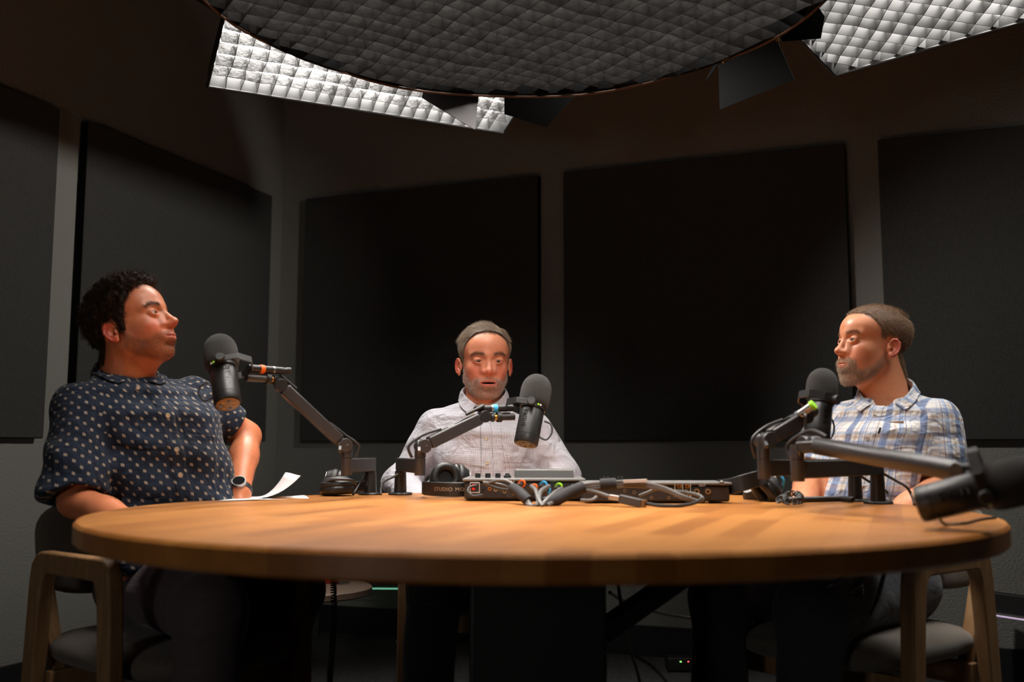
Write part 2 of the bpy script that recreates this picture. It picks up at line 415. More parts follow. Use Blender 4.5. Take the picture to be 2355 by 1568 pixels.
def strip_softbox(c0, L, d, n_, Wd, tilt, E, label, rot_cells, seed, dep=.04):
    """c0: far lower-left corner; d long axis; n_ horizontal axis towards the near edge"""
    rnd = random.Random(seed); d = Vector(d).normalized(); n0 = Vector(n_).normalized(); z = Vector((0, 0, 1))
    w_ = (n0*math.cos(tilt)+z*math.sin(tilt)).normalized(); up = d.cross(w_).normalized()
    if up.z < 0: up = -up
    c0 = Vector(c0); cen = c0+d*L/2+w_*Wd/2
    t_ = thing('strip_softbox', label, 'studio light', cen, 'gridded strip softboxes')
    def rect(q, s): return [cen+up*q+d*(L/2*s*a)+w_*(Wd/2*s*b) for a, b in ((-1, -1), (1, -1), (1, 1), (-1, 1))]
    def shell(lv):
        mb = MB(); vs = []; fs = []
        for r_ in lv: vs += r_
        for i in range(len(lv)-1):
            for k in range(4): fs.append((4*i+k, 4*i+(k+1) % 4, 4*i+4+(k+1) % 4, 4*i+4+k))
        mb.add(vs, fs); return mb
    back = [cen+up*.34+d*(.08*a)+w_*(.08*b) for a, b in ((-1, -1), (1, -1), (1, 1), (-1, 1))]
    sh = shell([rect(-.004, 1.012), rect(.075, 1.0), back])
    o = obj('shell', sh, M_sbox, t_, smooth=False); o.data.materials.append(M_sbox)
    q = o.modifiers.new('solid', 'SOLIDIFY'); q.thickness = .004; q.offset = 0
    mb = MB(); mb.tube(rect(-.004, 1.014)+[rect(-.004, 1.014)[0]], .005, 8); obj('rim', mb, M_blk, t_)
    cell = .047; mb = MB()
    if not rot_cells:
        for k in range(1, int(Wd/cell)):
            grid_sheet(mb, cen-d*L/2+w_*(-Wd/2+k*Wd/int(Wd/cell)), d, L, dep, up, int(L/cell), rnd, .004)
        for k in range(1, int(L/cell)):
            grid_sheet(mb, cen-w_*Wd/2+d*(-L/2+k*L/int(L/cell)), w_, Wd, dep, up, int(Wd/cell), rnd, .004)
    else:
        for sg in (1, -1):
            dd = (d+w_*sg).normalized(); st = cell*math.sqrt(2); K = int((L+Wd)/st)+1
            for k in range(K):
                s0 = -L/2-Wd+k*st
                # line through (x=s0 + t, y=-Wd/2*sg + sg*t)
                x0 = max(-L/2, s0); x1 = min(L/2, s0+Wd)
                if x1-x0 < .02: continue
                p = cen+d*x0+w_*(sg*(-Wd/2+(x0-s0)))
                grid_sheet(mb, p, dd, (x1-x0)*math.sqrt(2), dep, up, max(2, int((x1-x0)/cell)), rnd, .004)
    obj('honeycomb_grid', mb, M_gridr if rot_cells else M_gridl, t_, angle=25)
    mb = MB(); r1 = rect(.064, .985); mb.prism(r1, up*.003)
    obj('diffuser', mb, emis('diffuser_strip', (1, .96, .91), E), t_, smooth=False)
    mb = MB(); mb.cyl(cen+up*.33, cen+up*.52, .06, .06); obj('lamp_head', mb, M_blk2, t_)
    q = cen+up*.45; mb = MB(); mb.cyl(q, Vector((q.x, q.y, HC)), .014); obj('hanging_pole', mb, M_blk, t_)
strip_softbox((-.935, 2.975, 1.985), 1.0, (.887, .433, 0), (.44, -.90, 0), .34, math.radians(22), E_STRIP_L, 'rectangular gridded strip softbox, lit, left of the round softbox', False, 5, .041)
strip_softbox((.983, 2.907, 2.0), 1.15, (.70, -.70, .0), (-.70, -.71, 0), .36, math.radians(14), E_STRIP_R, 'rectangular gridded strip softbox, lit, at the top right corner', True, 7, .040)
# barn door spots above the round softbox
def leaf(pxs, Ys, th=.002):
    p = [P(x, y, Y) for (x, y), Y in zip(pxs, Ys)]; nn = (p[1]-p[0]).cross(p[2]-p[0]).normalized()
    o_ = Vector((0, 0, CAM_H))      # keep every corner in one plane
    for i in range(3, len(p)): d = (p[i]-o_).normalized(); p[i] = o_+d*((p[0]-o_).dot(nn)/d.dot(nn))
    mb = MB(); mb.prism(p, nn*th); return mb
t_ = thing('barn_door_spotlight', 'black spotlight with barn doors hanging right of the round softbox', 'studio light', (.72, 2.72, 2.05))
obj('barn_door', leaf([(1652, 150), (1785, 88), (1827, 183), (1655, 252)], [2.75, 2.6, 2.62, 2.78]), M_leaf, t_, smooth=False)
obj('barn_door', leaf([(1790, 78), (1800, 20), (1880, 12), (1897, 38), (1888, 88), (1800, 95)], [2.6, 2.6, 2.58, 2.5, 2.5, 2.58]), M_leaf, t_, smooth=False)
obj('barn_door', leaf([(1640, 150), (1660, 138), (1620, 190)], [2.8, 2.78, 2.82]), M_leaf, t_, smooth=False)
q = P(1730, 60, 2.85); mb = MB(); mb.cyl(q, q+Vector((0, .02, .2)), .085, .07); obj('lamp_head', mb, M_blk2, t_)
mb = MB(); mb.cyl(q+Vector((0, .02, .2)), Vector((q.x, q.y+.02, HC)), .014); obj('hanging_pole', mb, M_blk, t_)
for x, y in ((1788, 88), (1665, 140)):
    mb = MB(); a = P(x, y, 2.6 if x > 1700 else 2.78); mb.cyl(a-Vector((0, 0, .01)), a+Vector((0, 0, .006)), .004); obj('hinge_screw', mb, M_brass, t_)
t_ = thing('barn_door_spotlight', 'black spotlight with one grey barn door in front of the lit left strip softbox', 'studio light', (-.1, 2.72, 2.05))
obj('barn_door', leaf([(970, 224), (978, 190), (1104, 190), (1092, 298)], [2.72, 2.76, 2.74, 2.66]), mat('barn_door_paint', (.05, .047, .05), .6), t_, smooth=False)
obj('barn_door', leaf([(1160, 262), (1160, 200), (1340, 200), (1258, 292)], [2.80, 2.80, 2.83, 2.83]), M_leaf, t_, smooth=False)
q = P(1060, 110, 2.80); mb = MB(); mb.cyl(q, q+Vector((0, .02, .2)), .085, .07); obj('lamp_head', mb, M_blk2, t_)
mb = MB(); mb.cyl(q+Vector((0, .02, .2)), Vector((q.x, q.y+.02, HC)), .014); obj('hanging_pole', mb, M_blk, t_)
# ================================================================== MICROPHONES AND ARMS
def mic(label, bottom, top, arm_dir, cable_loop=True, mark=None, s=1.):
    """broadcast microphone: bottom = centre of the end cap, top = crown of the foam"""
    B = Vector(bottom); ax = (Vector(top)-B).normalized(); L = (Vector(top)-B).length; k = L/.176
    a = Vector(arm_dir); a = (a-ax*a.dot(ax)).normalized(); sd = ax.cross(a).normalized()
    if sd.y > 0: sd = -sd                                  # side that faces the camera
    t_ = thing('microphone', label, 'microphone', B)
    r = .0285*k*s
    mb = MB(); mb.lathe([(0, .002), (r*.9, .002), (r*.94, 0), (r, .003), (r, .018*k), (r*.975, .0185*k), (r*.975, .0195*k), (r, .02*k), (r, .088*k), (r*.9, .092*k), (0, .092*k)], B, ax, 40)
    bd = obj('body', mb, M_blk, t_)
    mb = MB(); mb.lathe([(0, .0035), (r*.86, .0035), (r*.86, -.0015), (r*.8, -.002), (0, -.002)], B, ax, 32); cap = obj('end_cap', mb, M_bronze, t_)
    for i in range(7):
        an = i*2*PI/7+.4; q = B+(a*math.cos(an)+sd*math.sin(an))*r*.5-ax*.002
        mb = MB(); mb.cyl(q, q-ax*.0012, .0035*k, n=10); obj('switch_mark', mb, M_glossy if i % 2 else M_gold, cap)
    mb = MB(); mb.lathe([(r*.9, .086*k), (r*1.09, .0865*k), (r*1.10, .098*k), (r*.9, .0985*k)], B, ax, 40); co = obj('collar', mb, M_blk, t_)
    for q_, an in (((M_white), .2), ((M_white), .42), (mark or M_white, 1.0), (M_white, 1.2)):
        dr = (sd*math.cos(an-.5)-a*math.sin(an-.5)) ; dr.normalize(); q = B+ax*.0925*k+dr*r*1.095
        mb = MB(); mb.cyl(q, q+dr*.0012, .0026*k, n=10); obj('collar_mark', mb, q_, co)
    R_ = .0365*k*s
    prof = [(r*.95, .093*k), (R_*.86, .094*k), (R_*.96, .100*k), (R_, .108*k), (R_*1.01, .125*k)]
    for i in range(1, 13):
        an = PI/2*i/12; prof.append((R_*1.01*math.cos(an)**.85 if i < 12 else 0, .133*k+(.176-.133)*k*math.sin(an)))
    mb = MB(); mb.lathe(prof, B, ax, 48); obj('foam_windscreen', mb, M_foam, t_, angle=60)
    # yoke: two plates at the collar, joined on the arm's side
    o_ = B+ax*.092*k
    yk = MB(); yk.beam(o_+sd*(r*1.32), o_+sd*(r*1.30)+a*r*1.3, .014, .003, up=sd); y = obj('yoke', yk, M_blk, t_, bevel=.0008)
    for pth in ([o_+sd*r*1.30+a*r*1.25, o_+sd*r*.5+a*r*2.15], [o_+sd*r*.5+a*r*2.15, o_-sd*r*.5+a*r*2.15], [o_-sd*r*.5+a*r*2.15, o_-sd*r*1.3+a*r*1.25], [o_-sd*r*1.3+a*r*1.25, o_-sd*r*1.3-a*r*.05]):
        mb = MB(); mb.beam(pth[0], pth[1], .003, .016, up=ax); obj('yoke_plate', mb, M_blk, y)
    for sg in (1, -1):
        mb = MB(); mb.lathe([(0, 0), (.006, 0), (.006, .004), (.0095, .005), (.0105, .008), (.0105, .014), (.009, .0165), (0, .0165)], o_+sd*sg*r*1.1, sd*sg, 24)
        obj('knob', mb, M_blk2, t_)
    if cable_loop:
        q = B+ax*.022*k-a*r*.2
        pts = [q+sd*-.0+(-a)*r*.8, q-a*(r+.012)-ax*.004, q-a*(r+.022)+ax*.016, q-a*(r+.016)+ax*.036, q-a*r*.95+ax*.042]
        mb = MB(); mb.tube(smooth_path(pts, 6), .0022, 8); obj('cable', mb, M_cable, t_)
    # maker's lettering, upright along the body, turned to the camera
    def place(x, y, z):
        an = y/r*(1 if ax.cross(a).dot(sd) > 0 else -1); dr = sd*math.cos(an+.35)+a*math.sin(an+.35); return B+ax*(.055*k+x)+dr*(r+z+.0002)
    obj('lettering', text_mb('SHURE', .015*k, .0004, place), M_glossy, bd, smooth=False)
    return t_, o_+a*r*2.15, a
def wing(mb, c, ax, L=.04):
    c = Vector(c); ax = Vector(ax).normalized(); mb.cyl(c-ax*.006, c+ax*.016, .007, n=14)
    u = ax.orthogonal().normalized(); mb.beam(c+ax*.012-u*L/2, c+ax*.012+u*L/2, .006, .010)
def mic_arm(label, base, zbar, piv, j_low, j_up, mount, tape, thick=.030, wing_dir=(-1, -.2, .1), rnd=False, cab=None):
    """base: foot on the table; zbar: height of the lower bar; piv: vertical pivot (x, y); j_low/j_up: ends of the upper beam; mount: tube end at the yoke"""
    b = Vector((base[0], base[1], TZ)); t_ = thing('microphone_stand', label, 'microphone stand', b)
    z = Vector((0, 0, 1)); hb = .034
    mb = MB(); mb.lathe([(0, .0005), (.030, .0005), (.032, .003), (.030, .006), (0, .006)], b, z, 32); obj('foot', mb, M_blk, t_)
    mb = MB(); mb.lathe([(0, .006), (.0165, .006), (.0145, zbar-hb/2-TZ), (0, zbar-hb/2-TZ)], b, z, 28); obj('post', mb, M_blk, t_)
    P0 = Vector((b.x, b.y, zbar)); P1 = Vector((piv[0], piv[1], zbar)); e = (P1-P0).normalized()
    mb = MB(); mb.beam(P0-e*.015, P1+e*.002, .022, hb); obj('lower_arm', mb, M_blk2, t_, bevel=.003)
    jl = Vector(j_low); ju = Vector(j_up)
    mb = MB(); mb.lathe([(0, -.022), (.0125, -.022), (.013, -.02), (.013, .018), (.0120, .0185), (.0120, .0195), (.0135, .020), (.0135, jl.z-zbar-.012), (.012, jl.z-zbar), (0, jl.z-zbar)], P1, z, 28); obj('pivot', mb, M_arm, t_)
    d = (ju-jl).normalized(); hor = Vector((d.x, d.y, 0)).normalized(); sd = z.cross(hor).normalized()
    mb = MB(); mb.beam(Vector((P1.x, P1.y, jl.z-.006)), jl+d*.03, .022, .022); obj('elbow_bracket', mb, M_arm, t_, bevel=.004)
    mb = MB(); mb.cyl(jl-sd*.019, jl+sd*.019, .0165, n=28); obj('elbow_joint', mb, M_arm, t_, bevel=.001)
    if rnd:
        mb = MB(); mb.tube([jl+d*.012, jl+d*.02, ju-d*.02, ju-d*.01], [.012, .0165, .0165, .013], 24); obj('upper_arm', mb, M_arm, t_)
    else:
        mb = MB(); mb.beam(jl+d*.018, ju-d*.012, thick, thick*.95); ua = obj('upper_arm', mb, M_arm, t_, bevel=.004)
        n_ = sd.cross(d).normalized(); n_ = n_ if n_.z > 0 else -n_
        q = ju-d*.045+n_*(thick*.475+.0002); mb = MB(); mb.add([q+(d*math.cos(k*PI/10)*.013+sd*math.sin(k*PI/10)*.006) for k in range(20)]+[q+n_*.0006+(d*math.cos(k*PI/10)*.013+sd*math.sin(k*PI/10)*.006) for k in range(20)], [tuple(range(20, 40))]+[(k, (k+1) % 20, (k+1) % 20+20, k+20) for k in range(20)])
        obj('arm_slot', mb, M_glossy, ua, smooth=False)
        mb = MB(); q = ju-d*.085+n_*(thick*.475+.0003); mb.beam(q-d*.008, q+d*.008, .007, .0006, up=n_); obj('arm_print', mb, M_white, ua)
    mb = MB(); mb.cyl(ju-sd*.016, ju+sd*.016, .0145, n=24); obj('end_joint', mb, M_blk, t_, bevel=.001)
    mt = Vector(mount[0]); m0 = Vector(mount[1])      # m0 near the joint, mt at the yoke
    u = (mt-m0).normalized()
    mb = MB(); mb.tube([ju, ju+(m0-ju)*.5+z*.0, m0], .0055, 10); obj('swivel', mb, M_blk, t_)
    mb = MB(); mb.lathe([(0, 0), (.009, 0), (.011, .003), (.011, .008), (.008, .010), (0, .010)], m0, u, 20); obj('lock_nut', mb, M_blk, t_)
    mb = MB(); mb.cyl(m0+u*.010, m0+u*.017, .0075, n=20); obj('thread_ring', mb, M_brass, t_)
    mb = MB(); mb.cyl(m0+u*.016, m0+u*.028, .0125, n=20); obj('knurled_collar', mb, M_blk2, t_, bevel=.001)
    mb = MB(); mb.cyl(m0+u*.027, mt, .0085, n=20); obj('mount_tube', mb, M_arm, t_)
    if tape is not None:
        # the cable's connector is strapped on top of the mount tube with coloured tape
        c0 = m0+z*.022-u*.02; c1 = mt+z*.022-u*.004
        c = thing('microphone_cable', tape[1], 'cable', c0)
        mb = MB(); mb.cyl(c0, c1, .0088, n=20); obj('connector', mb, M_blk, c, bevel=.001)
        q = c0+(c1-c0)*tape[2]; mb = MB(); mb.cyl(q-u*.006, q+u*.006, .0102, n=20); obj('colour_tape', mb, tape[0], c, bevel=.001)
        q2 = c0+(c1-c0)*.30; mb = MB(); mb.cyl(q2-u*.002, q2+u*.002, .0092, n=20); obj('steel_ring', mb, M_steel, c)
        mb = MB(); mb.beam(q+u*.02-z*.016, q+u*.038-z*.016, .012, .010); obj('clamp', mb, M_arm, c)
        mb = MB(); mb.tube(smooth_path([c0, c0-u*.02+z*.002, ju+z*.026, ju-d*.05+z*.026 if not rnd else ju-d*.03+z*.02], 6), [.0075]*6+[.004]*13, 10); obj('boot', mb, M_cable, c)
        if cab: mb = MB(); mb.tube(smooth_path(cab, 8), .0024, 8); obj('cord', mb, M_cable, c)
    mb = MB(); wing(mb, jl-sd*.012*(1 if sd.y > 0 else -1), wing_dir, .042); obj('wing_knob', mb, M_arm, t_)
    # cord looping over the elbow and down beside the post
    k = jl+d*.05+z*.02
    mb = MB(); mb.tube(smooth_path([k, jl+z*.026, Vector((P1.x, P1.y, jl.z-.0))-hor*.028, Vector((P1.x, P1.y, zbar+.02))-hor*.02], 8), .0035, 8); obj('elbow_cord', mb, M_cable, t_)
    return t_
# A : left
ta, ya, aa = mic('black broadcast microphone in front of the man in the navy dotted shirt', P(524, 929, 2.20), P(502, 775, 2.283), (1, .1, -.02), mark=M_green)
mtA = P(566, 868, 2.27); m0A = P(634, 873, 2.33)
mic_arm('black microphone arm holding the leftmost microphone', (-.368, 2.615), P(850, 1068, 2.6).z, P(797, 1068, 2.40)[:2], P(792, 1024, 2.40), P(645, 886, 2.34), (mtA, m0A), (M_orange, 'microphone cable with orange tape strapped to the leftmost microphone arm', .62))
# B : middle
tb_, yb, ab = mic('black broadcast microphone in front of the bearded man in the middle', P(1209, 1021, 2.42), P(1240, 863, 2.475), (-1, .1, 0), mark=M_green)
mic_arm('black microphone arm holding the microphone of the man in the middle', (-.29, 2.615), P(920, 1068, 2.6).z, P(966, 1068, 2.36)[:2], P(972, 1026, 2.36), P(1112, 958, 2.42), (P(1183, 958, 2.46), P(1128, 960, 2.44)), (M_blue, 'microphone cable with blue tape strapped to the arm in the middle', .40))
# C : right, behind
tc_, yc, ac = mic('black broadcast microphone at the face of the man in plaid', P(1880, 1010, 2.16), P(1894, 849, 2.20), (-.8, -.6, 0), mark=M_green)
mic_arm('black microphone arm on the right holding the microphone of the man in plaid', (.785, 2.30), P(2007, 1072, 2.3).z, P(1757, 1072, 2.05)[:2], P(1760, 1012, 2.05), P(1848, 958, 2.09), (P(1872, 945, 2.12), P(1855, 950, 2.10)), None)
c = thing('microphone_cable', 'microphone connector with bright green tape at the microphone of the man in plaid', 'cable', P(1862, 935, 2.06))
q = P(1862, 937, 2.06); u = Vector((.5, -.35, .4)).normalized()
mb = MB(); mb.cyl(q-u*.025, q+u*.006, .0085, n=20); obj('connector', mb, M_steel, c, bevel=.001)
mb = MB(); mb.cyl(q+u*.004, q+u*.012, .0105, n=24); obj('colour_tape', mb, M_green, c, bevel=.001)
mb = MB(); mb.tube(smooth_path([q-u*.024, P(1852, 955, 2.04), P(1850, 985, 2.04), P(1838, 1000, 2.03), P(1822, 1012, 2.02)], 8), .0032, 8); obj('cord', mb, M_cable, c)
# D : right foreground
td_, yd, ad = mic('large out-of-focus black microphone lying on its side at the right edge', P(2113, 1160, 1.50), P(2412, 1090, 1.42), (-.15, -.2, 1), s=.94, mark=M_green, cable_loop=False)
mic_arm('long black microphone arm crossing in front of the man in plaid, holding the foreground microphone', (.80, 2.20), P(2060, 1074, 2.2).z, P(1834, 1068, 1.90)[:2], P(1862, 1022, 1.90), P(2216, 1085, 1.56), (P(2250, 1100, 1.50), P(2236, 1095, 1.52)), None, wing_dir=(0, .4, -1), rnd=True)
c = thing('microphone_cable', 'thin black cable lying on the table under the foreground microphone', 'cable', Pz(2180, 1184, TZ))
mb = MB(); mb.tube(smooth_path([P(2152, 1172, 1.49), Pz(2172, 1205, TZ+.003), Pz(2215, 1203, TZ+.0025), Pz(2262, 1193, TZ+.0025), Pz(2290, 1190, TZ+.0025)], 8), .0022, 8); obj('cord', mb, M_cable, c)
# cords from the bars down to the table at the posts
def cord(name, label, pts, r=.003, m=M_cable, cat='cable', grp=None, n=8):
    mb = MB(); mb.tube(smooth_path(pts, 8), r, n); o = obj(name, mb, m, loc=pts[0]); tag(o, label, cat, grp); return o
cord('cord', 'black cord curving down beside the post of the leftmost microphone arm', [P(842, 1086, 2.6), P(836, 1098, 2.59), P(824, 1118, 2.58), P(812, 1137, 2.56)])
cord('cord', 'black cord curving down left of the middle microphone arm post', [P(925, 1086, 2.6), P(905, 1096, 2.59), P(882, 1108, 2.58), P(876, 1122, 2.57), P(876, 1137, 2.56)])
cord('cord', 'black cord between the two right microphone posts', [P(1970, 1088, 2.25), P(2000, 1108, 2.27), P(2030, 1124, 2.28), P(2045, 1138, 2.28), Pz(2050, 1156, TZ+.003)])
cord('cord', 'black cord right of the two right microphone posts', [P(2030, 1088, 2.2), P(2060, 1105, 2.2), P(2085, 1120, 2.19), P(2098, 1142, 2.18), Pz(2103, 1160, TZ+.003)])
# ================================================================== PAPER
def paper(pix, lift, label):
    q = [Pz(x, y, TZ+.0015) for x, y in pix]; n = 14; top = []; f = []
    for i in range(n+1):
        for j in range(n+1):
            a, b = i/n, j/n; p = (q[0]*(1-a)+q[1]*a)*(1-b)+(q[3]*(1-a)+q[2]*a)*b
            p = Vector((p.x, p.y, TZ+.0012+lift*max(0, a-.45)**2*3.3+.003*math.sin(b*3+a*5)*a)); top.append(p)
    m = n+1
    for i in range(n):
        for j in range(n): f.append((i*m+j, (i+1)*m+j, (i+1)*m+j+1, i*m+j+1))
    mb = MB(); mb.add(top, f); o = obj('paper_sheet', mb, M_paper, angle=180, loc=q[0]); md = o.modifiers.new('s', 'SOLIDIFY'); md.thickness = .0004
    tag(o, label, 'paper', 'papers'); return o
paper([(500, 1151), (716, 1146), (700, 1141), (560, 1143)], .0, 'flat white sheet of paper on the table, lower of the two by the watch')
paper([(505, 1149), (690, 1143), (655, 1139), (545, 1141)], .055, 'white sheet of paper with its right corner curling up')
# ================================================================== HEADPHONES
def earcup(mb_parent, c, ax, t_, r=.040):
    """an ear cup: ax points to the pad's side"""
    c = Vector(c); ax = Vector(ax).normalized()
    mb = MB(); mb.lathe([(0, -.018), (r*.55, -.018), (r*.7, -.016), (r*.85, -.006), (r*.97, -.002), (r, .004), (r*.95, .008), (0, .008)], c, ax, 36); cp = obj('ear_cup', mb, M_blk2, t_)
    mb = MB(); ring = []
    u = ax.orthogonal().normalized(); v = ax.cross(u)
    ring = [c+ax*.016+(u*math.cos(k*2*PI/40)+v*math.sin(k*2*PI/40))*r*.74 for k in range(40)]
    mb.tube(ring, r*.29, 12, closed=True); obj('ear_pad', mb, M_leather, t_, angle=180)
    mb = MB(); mb.lathe([(0, .009), (r*.5, .009), (r*.5, .011), (0, .011)], c, ax, 24); obj('speaker_cloth', mb, M_dark, t_)
    mb = MB(); mb.lathe([(r*.42, -.0185), (r*.62, -.0185), (r*.62, -.0195), (r*.42, -.0195)], c, ax, 28, closed=True); obj('cup_ring', mb, M_steel, cp)
    return cp
def band(t_, pts, w, up, th=.007, text=None, tpos=0.5, tsize=.02, tm=None, flip=1, off=0.):
    """a flat headband following pts; up(i) = width direction"""
    pts = smooth_path(pts, 8); n = len(pts); vs = []; f = []; outs = []
    L = [0]
    for i in range(1, n): L.append(L[-1]+(pts[i]-pts[i-1]).length)
    fr = []
    for i in range(n):
        tg = (pts[min(i+1, n-1)]-pts[max(i-1, 0)]).normalized(); uu = (up-tg*up.dot(tg)).normalized(); o_ = tg.cross(uu)*flip; fr.append((tg, uu, o_))
        k = .62+.38*min(1, min(i, n-1-i)/(n*.18)); h = w/2*k
        for a, b in ((-.5, -1), (.5, -.96), (.5, .96), (-.5, 1)): vs.append(pts[i]+o_*(a*th)+uu*(b*h))
    for i in range(n-1):
        for k in range(4): f.append((4*i+k, 4*i+(k+1) % 4, 4*i+4+(k+1) % 4, 4*i+4+k))
    f += [(3, 2, 1, 0), (4*n-4, 4*n-3, 4*n-2, 4*n-1)]
    mb = MB(); mb.add(vs, f); hb = obj('headband', mb, M_leather, t_, bevel=.002)
    if text:
        def place(x, y, z):
            s = tpos*L[-1]+x; i = max(0, min(n-2, next((k for k in range(n) if L[k] > s), n-1)-1)); q = (s-L[i])/(L[i+1]-L[i])
            p = pts[i]*(1-q)+pts[i+1]*q; uu = fr[i][1]*(1-q)+fr[i+1][1]*q; oo = fr[i][2]*(1-q)+fr[i+1][2]*q
            return p+uu*(y+off)+oo*(th/2+.0006+z)
        obj('lettering', text_mb(text, tsize, .0004, place, spacing=1.15), tm or M_gold, hb, smooth=False)
    return hb
# middle pair: band in front, cups behind
c0 = Pz(1040, 1138, TZ)
hp = thing('headphones', 'black studio headphones with headband lettering left of the mixer', 'headphones', c0)
z1 = TZ+.034; zz = Vector((0, 0, 1))
bp = [P(974, 1110, 2.52), P(975, 1118, 2.46), P(995, 1121, 2.41), P(1035, 1123, 2.38), P(1075, 1122, 2.39), P(1105, 1120, 2.44), P(1110, 1114, 2.52)]
bp = [Vector((p.x, p.y, z1-.011+.0*i)) for i, p in enumerate(bp)]
band(hp, bp, .034, zz, text='STUDIO MONITOR', tpos=.53, tsize=.0125, flip=1)
earcup(None, P(1022, 1099, 2.50), (.25, -1, .15), hp, .037)
earcup(None, P(1060, 1100, 2.54), (-1, -.25, .1), hp, .036)
for a, b in ((bp[0], P(1000, 1100, 2.53)), (bp[-1], P(1078, 1096, 2.56))):
    mb = MB(); mb.tube(smooth_path([a, (a+b)/2+Vector((0, .01, .004)), b], 6), .004, 10); obj('yoke_arm', mb, M_blk, hp)
# left pair, folded flat
hp = thing('headphones', 'black headphones folded flat on the table near the paper and leftmost microphone arm', 'headphones', Pz(785, 1138, TZ))
q = Vector((-.446, 2.56, TZ+.019)); earcup(None, q+Vector((0, 0, .012)), (.05, -.03, -1), hp, .043)
q2 = Vector((-.47, 2.615, TZ+.035)); earcup(None, q2, (.9, .2, -.3), hp, .034)
mb = MB(); ar = smooth_path([P(755, 1120, 2.54), P(752, 1108, 2.53), P(775, 1102, 2.52), P(808, 1104, 2.53), P(818, 1114, 2.55)], 8); mb.tube(ar, .0035, 10); obj('yoke_arm', mb, M_arm, hp)
bb = [Vector((-.485, 2.59, TZ+.03)), Vector((-.495, 2.575, TZ+.022)), Vector((-.49, 2.63, TZ+.02)), Vector((-.43, 2.66, TZ+.02)), Vector((-.38, 2.64, TZ+.022)), Vector((-.375, 2.60, TZ+.03))]
band(hp, [bb[0]]+bb[2:], .026, zz)
# right pair: band rises to the right, lettering upside down
hp = thing('headphones', 'black studio headphones leaning on the recorder right of the table centre', 'headphones', Pz(1720, 1150, TZ))
bp = [P(1642, 1122, 2.34), P(1655, 1120, 2.27), P(1680, 1118, 2.22), P(1712, 1109, 2.20), P(1745, 1100, 2.22), P(1765, 1099, 2.27)]
band(hp, bp, .036, Vector((.05, .1, 1)), text='STUDIO', tpos=.47, tsize=.0135, tm=M_white)
hb = [o for o in hp.children if o.name.startswith('headband')][0]
lt = [o for o in hb.children][0]
cc = sum((Vector(v.co) for v in lt.data.vertices), Vector())/len(lt.data.vertices)
_n = (P(1712, 1109, 2.2)-Vector((0, 0, CAM_H))).normalized(); lt.data.transform(Matrix.Translation(cc) @ Matrix.Rotation(PI, 4, _n) @ Matrix.Translation(-cc))
earcup(None, P(1768, 1120, 2.30), (-.7, -.2, -.5), hp, .040)
earcup(None, P(1738, 1125, 2.38), (.6, .3, -.5), hp, .038)
mb = MB(); mb.tube(smooth_path([P(1792, 1090, 2.28), P(1802, 1105, 2.28), P(1800, 1125, 2.29)], 6), .003, 8); obj('yoke_wire', mb, M_blue, hp)
mb = MB(); mb.tube(smooth_path([P(1768, 1088, 2.30), P(1772, 1098, 2.28), P(1778, 1112, 2.28)], 6), .003, 8); obj('yoke_wire', mb, mat('blue_wire', (.02, .08, .5), .4), hp)
# coiled cable
def coil(label, path, r_coil, r_w, turns, name='coiled_cable'):
    p = smooth_path(path, 24); n = len(p); L = [0]
    for i in range(1, n): L.append(L[-1]+(p[i]-p[i-1]).length)
    out = []; N = turns*10; j = 0
    for k in range(N+1):
        s = L[-1]*k/N
        while j < n-2 and L[j+1] < s: j += 1
        q = (s-L[j])/max(1e-6, L[j+1]-L[j]); c_ = p[j]*(1-q)+p[j+1]*q; tg = (p[j+1]-p[j]).normalized()
        u_ = tg.cross(Vector((0, 0, 1))); u_ = u_.normalized() if u_.length > .05 else Vector((1, 0, 0)); v_ = tg.cross(u_); a = 2*PI*turns*k/N
        out.append(c_+u_*math.cos(a)*r_coil+v_*math.sin(a)*r_coil)
    mb = MB(); mb.tube(out, r_w, 6); o = obj(name, mb, M_cable, loc=path[0]); tag(o, label, 'cable'); return o
Z7 = TZ+.0075
coil('black coiled cable stretched along the table edge in front of the man in plaid', [Pz(1800, 1150, Z7), Pz(1830, 1149, Z7), Pz(1880, 1148, Z7), Pz(1930, 1147, Z7), Pz(1962, 1149, Z7)], .0052, .0017, 60)
coil('heap of coiled cable beside the right headphones', [Pz(1790, 1150, Z7), P(1815, 1136, 2.36), P(1835, 1136, 2.36), Pz(1842, 1150, Z7), Pz(1812, 1153, Z7), P(1805, 1140, 2.3)], .0062, .0017, 34)
# ================================================================== MIXER AND RECORDER
def gear_box(name, x0, x1, y0, y1, h, label, cat, rot=0., top=M_geartop):
    c_ = Vector(((x0+x1)/2, (y0+y1)/2, 0)); t_ = thing(name, label, cat, (c_.x, c_.y, TZ)); Rm = Matrix.Rotation(rot, 3, 'Z')
    w_, d_ = x1-x0, y1-y0
    mb = MB(); mb.box(c_+Vector((0, 0, TZ+.004+(h-.012)/2)), (w_, d_, h-.012), Rm); bd = obj('body', mb, M_gear, t_, bevel=.005)
    mb = MB(); mb.box(c_+Vector((0, 0, TZ+h-.004)), (w_+.008, d_+.008, .006), Rm); obj('top_panel', mb, top, t_, bevel=.002)
    return t_, bd, c_, w_, d_, Rm
mx, mxb, mc, mw, md_, mR = gear_box('audio_mixer', -.107, .166, 2.295, 2.50, .052, 'grey podcast mixer with knobs and jacks in the table centre', 'audio mixer', -.02)
FY = 2.293
def Pf(x, y): return P(x, y, FY)
for i, x in enumerate((1099, 1122, 1145)):
    q = P(x, 1093, 2.36); mb = MB(); mb.lathe([(0, -.006), (.0065, -.006), (.006, .005), (0, .005)], q, zz, 18); obj('knob', mb, M_blk2, mx)
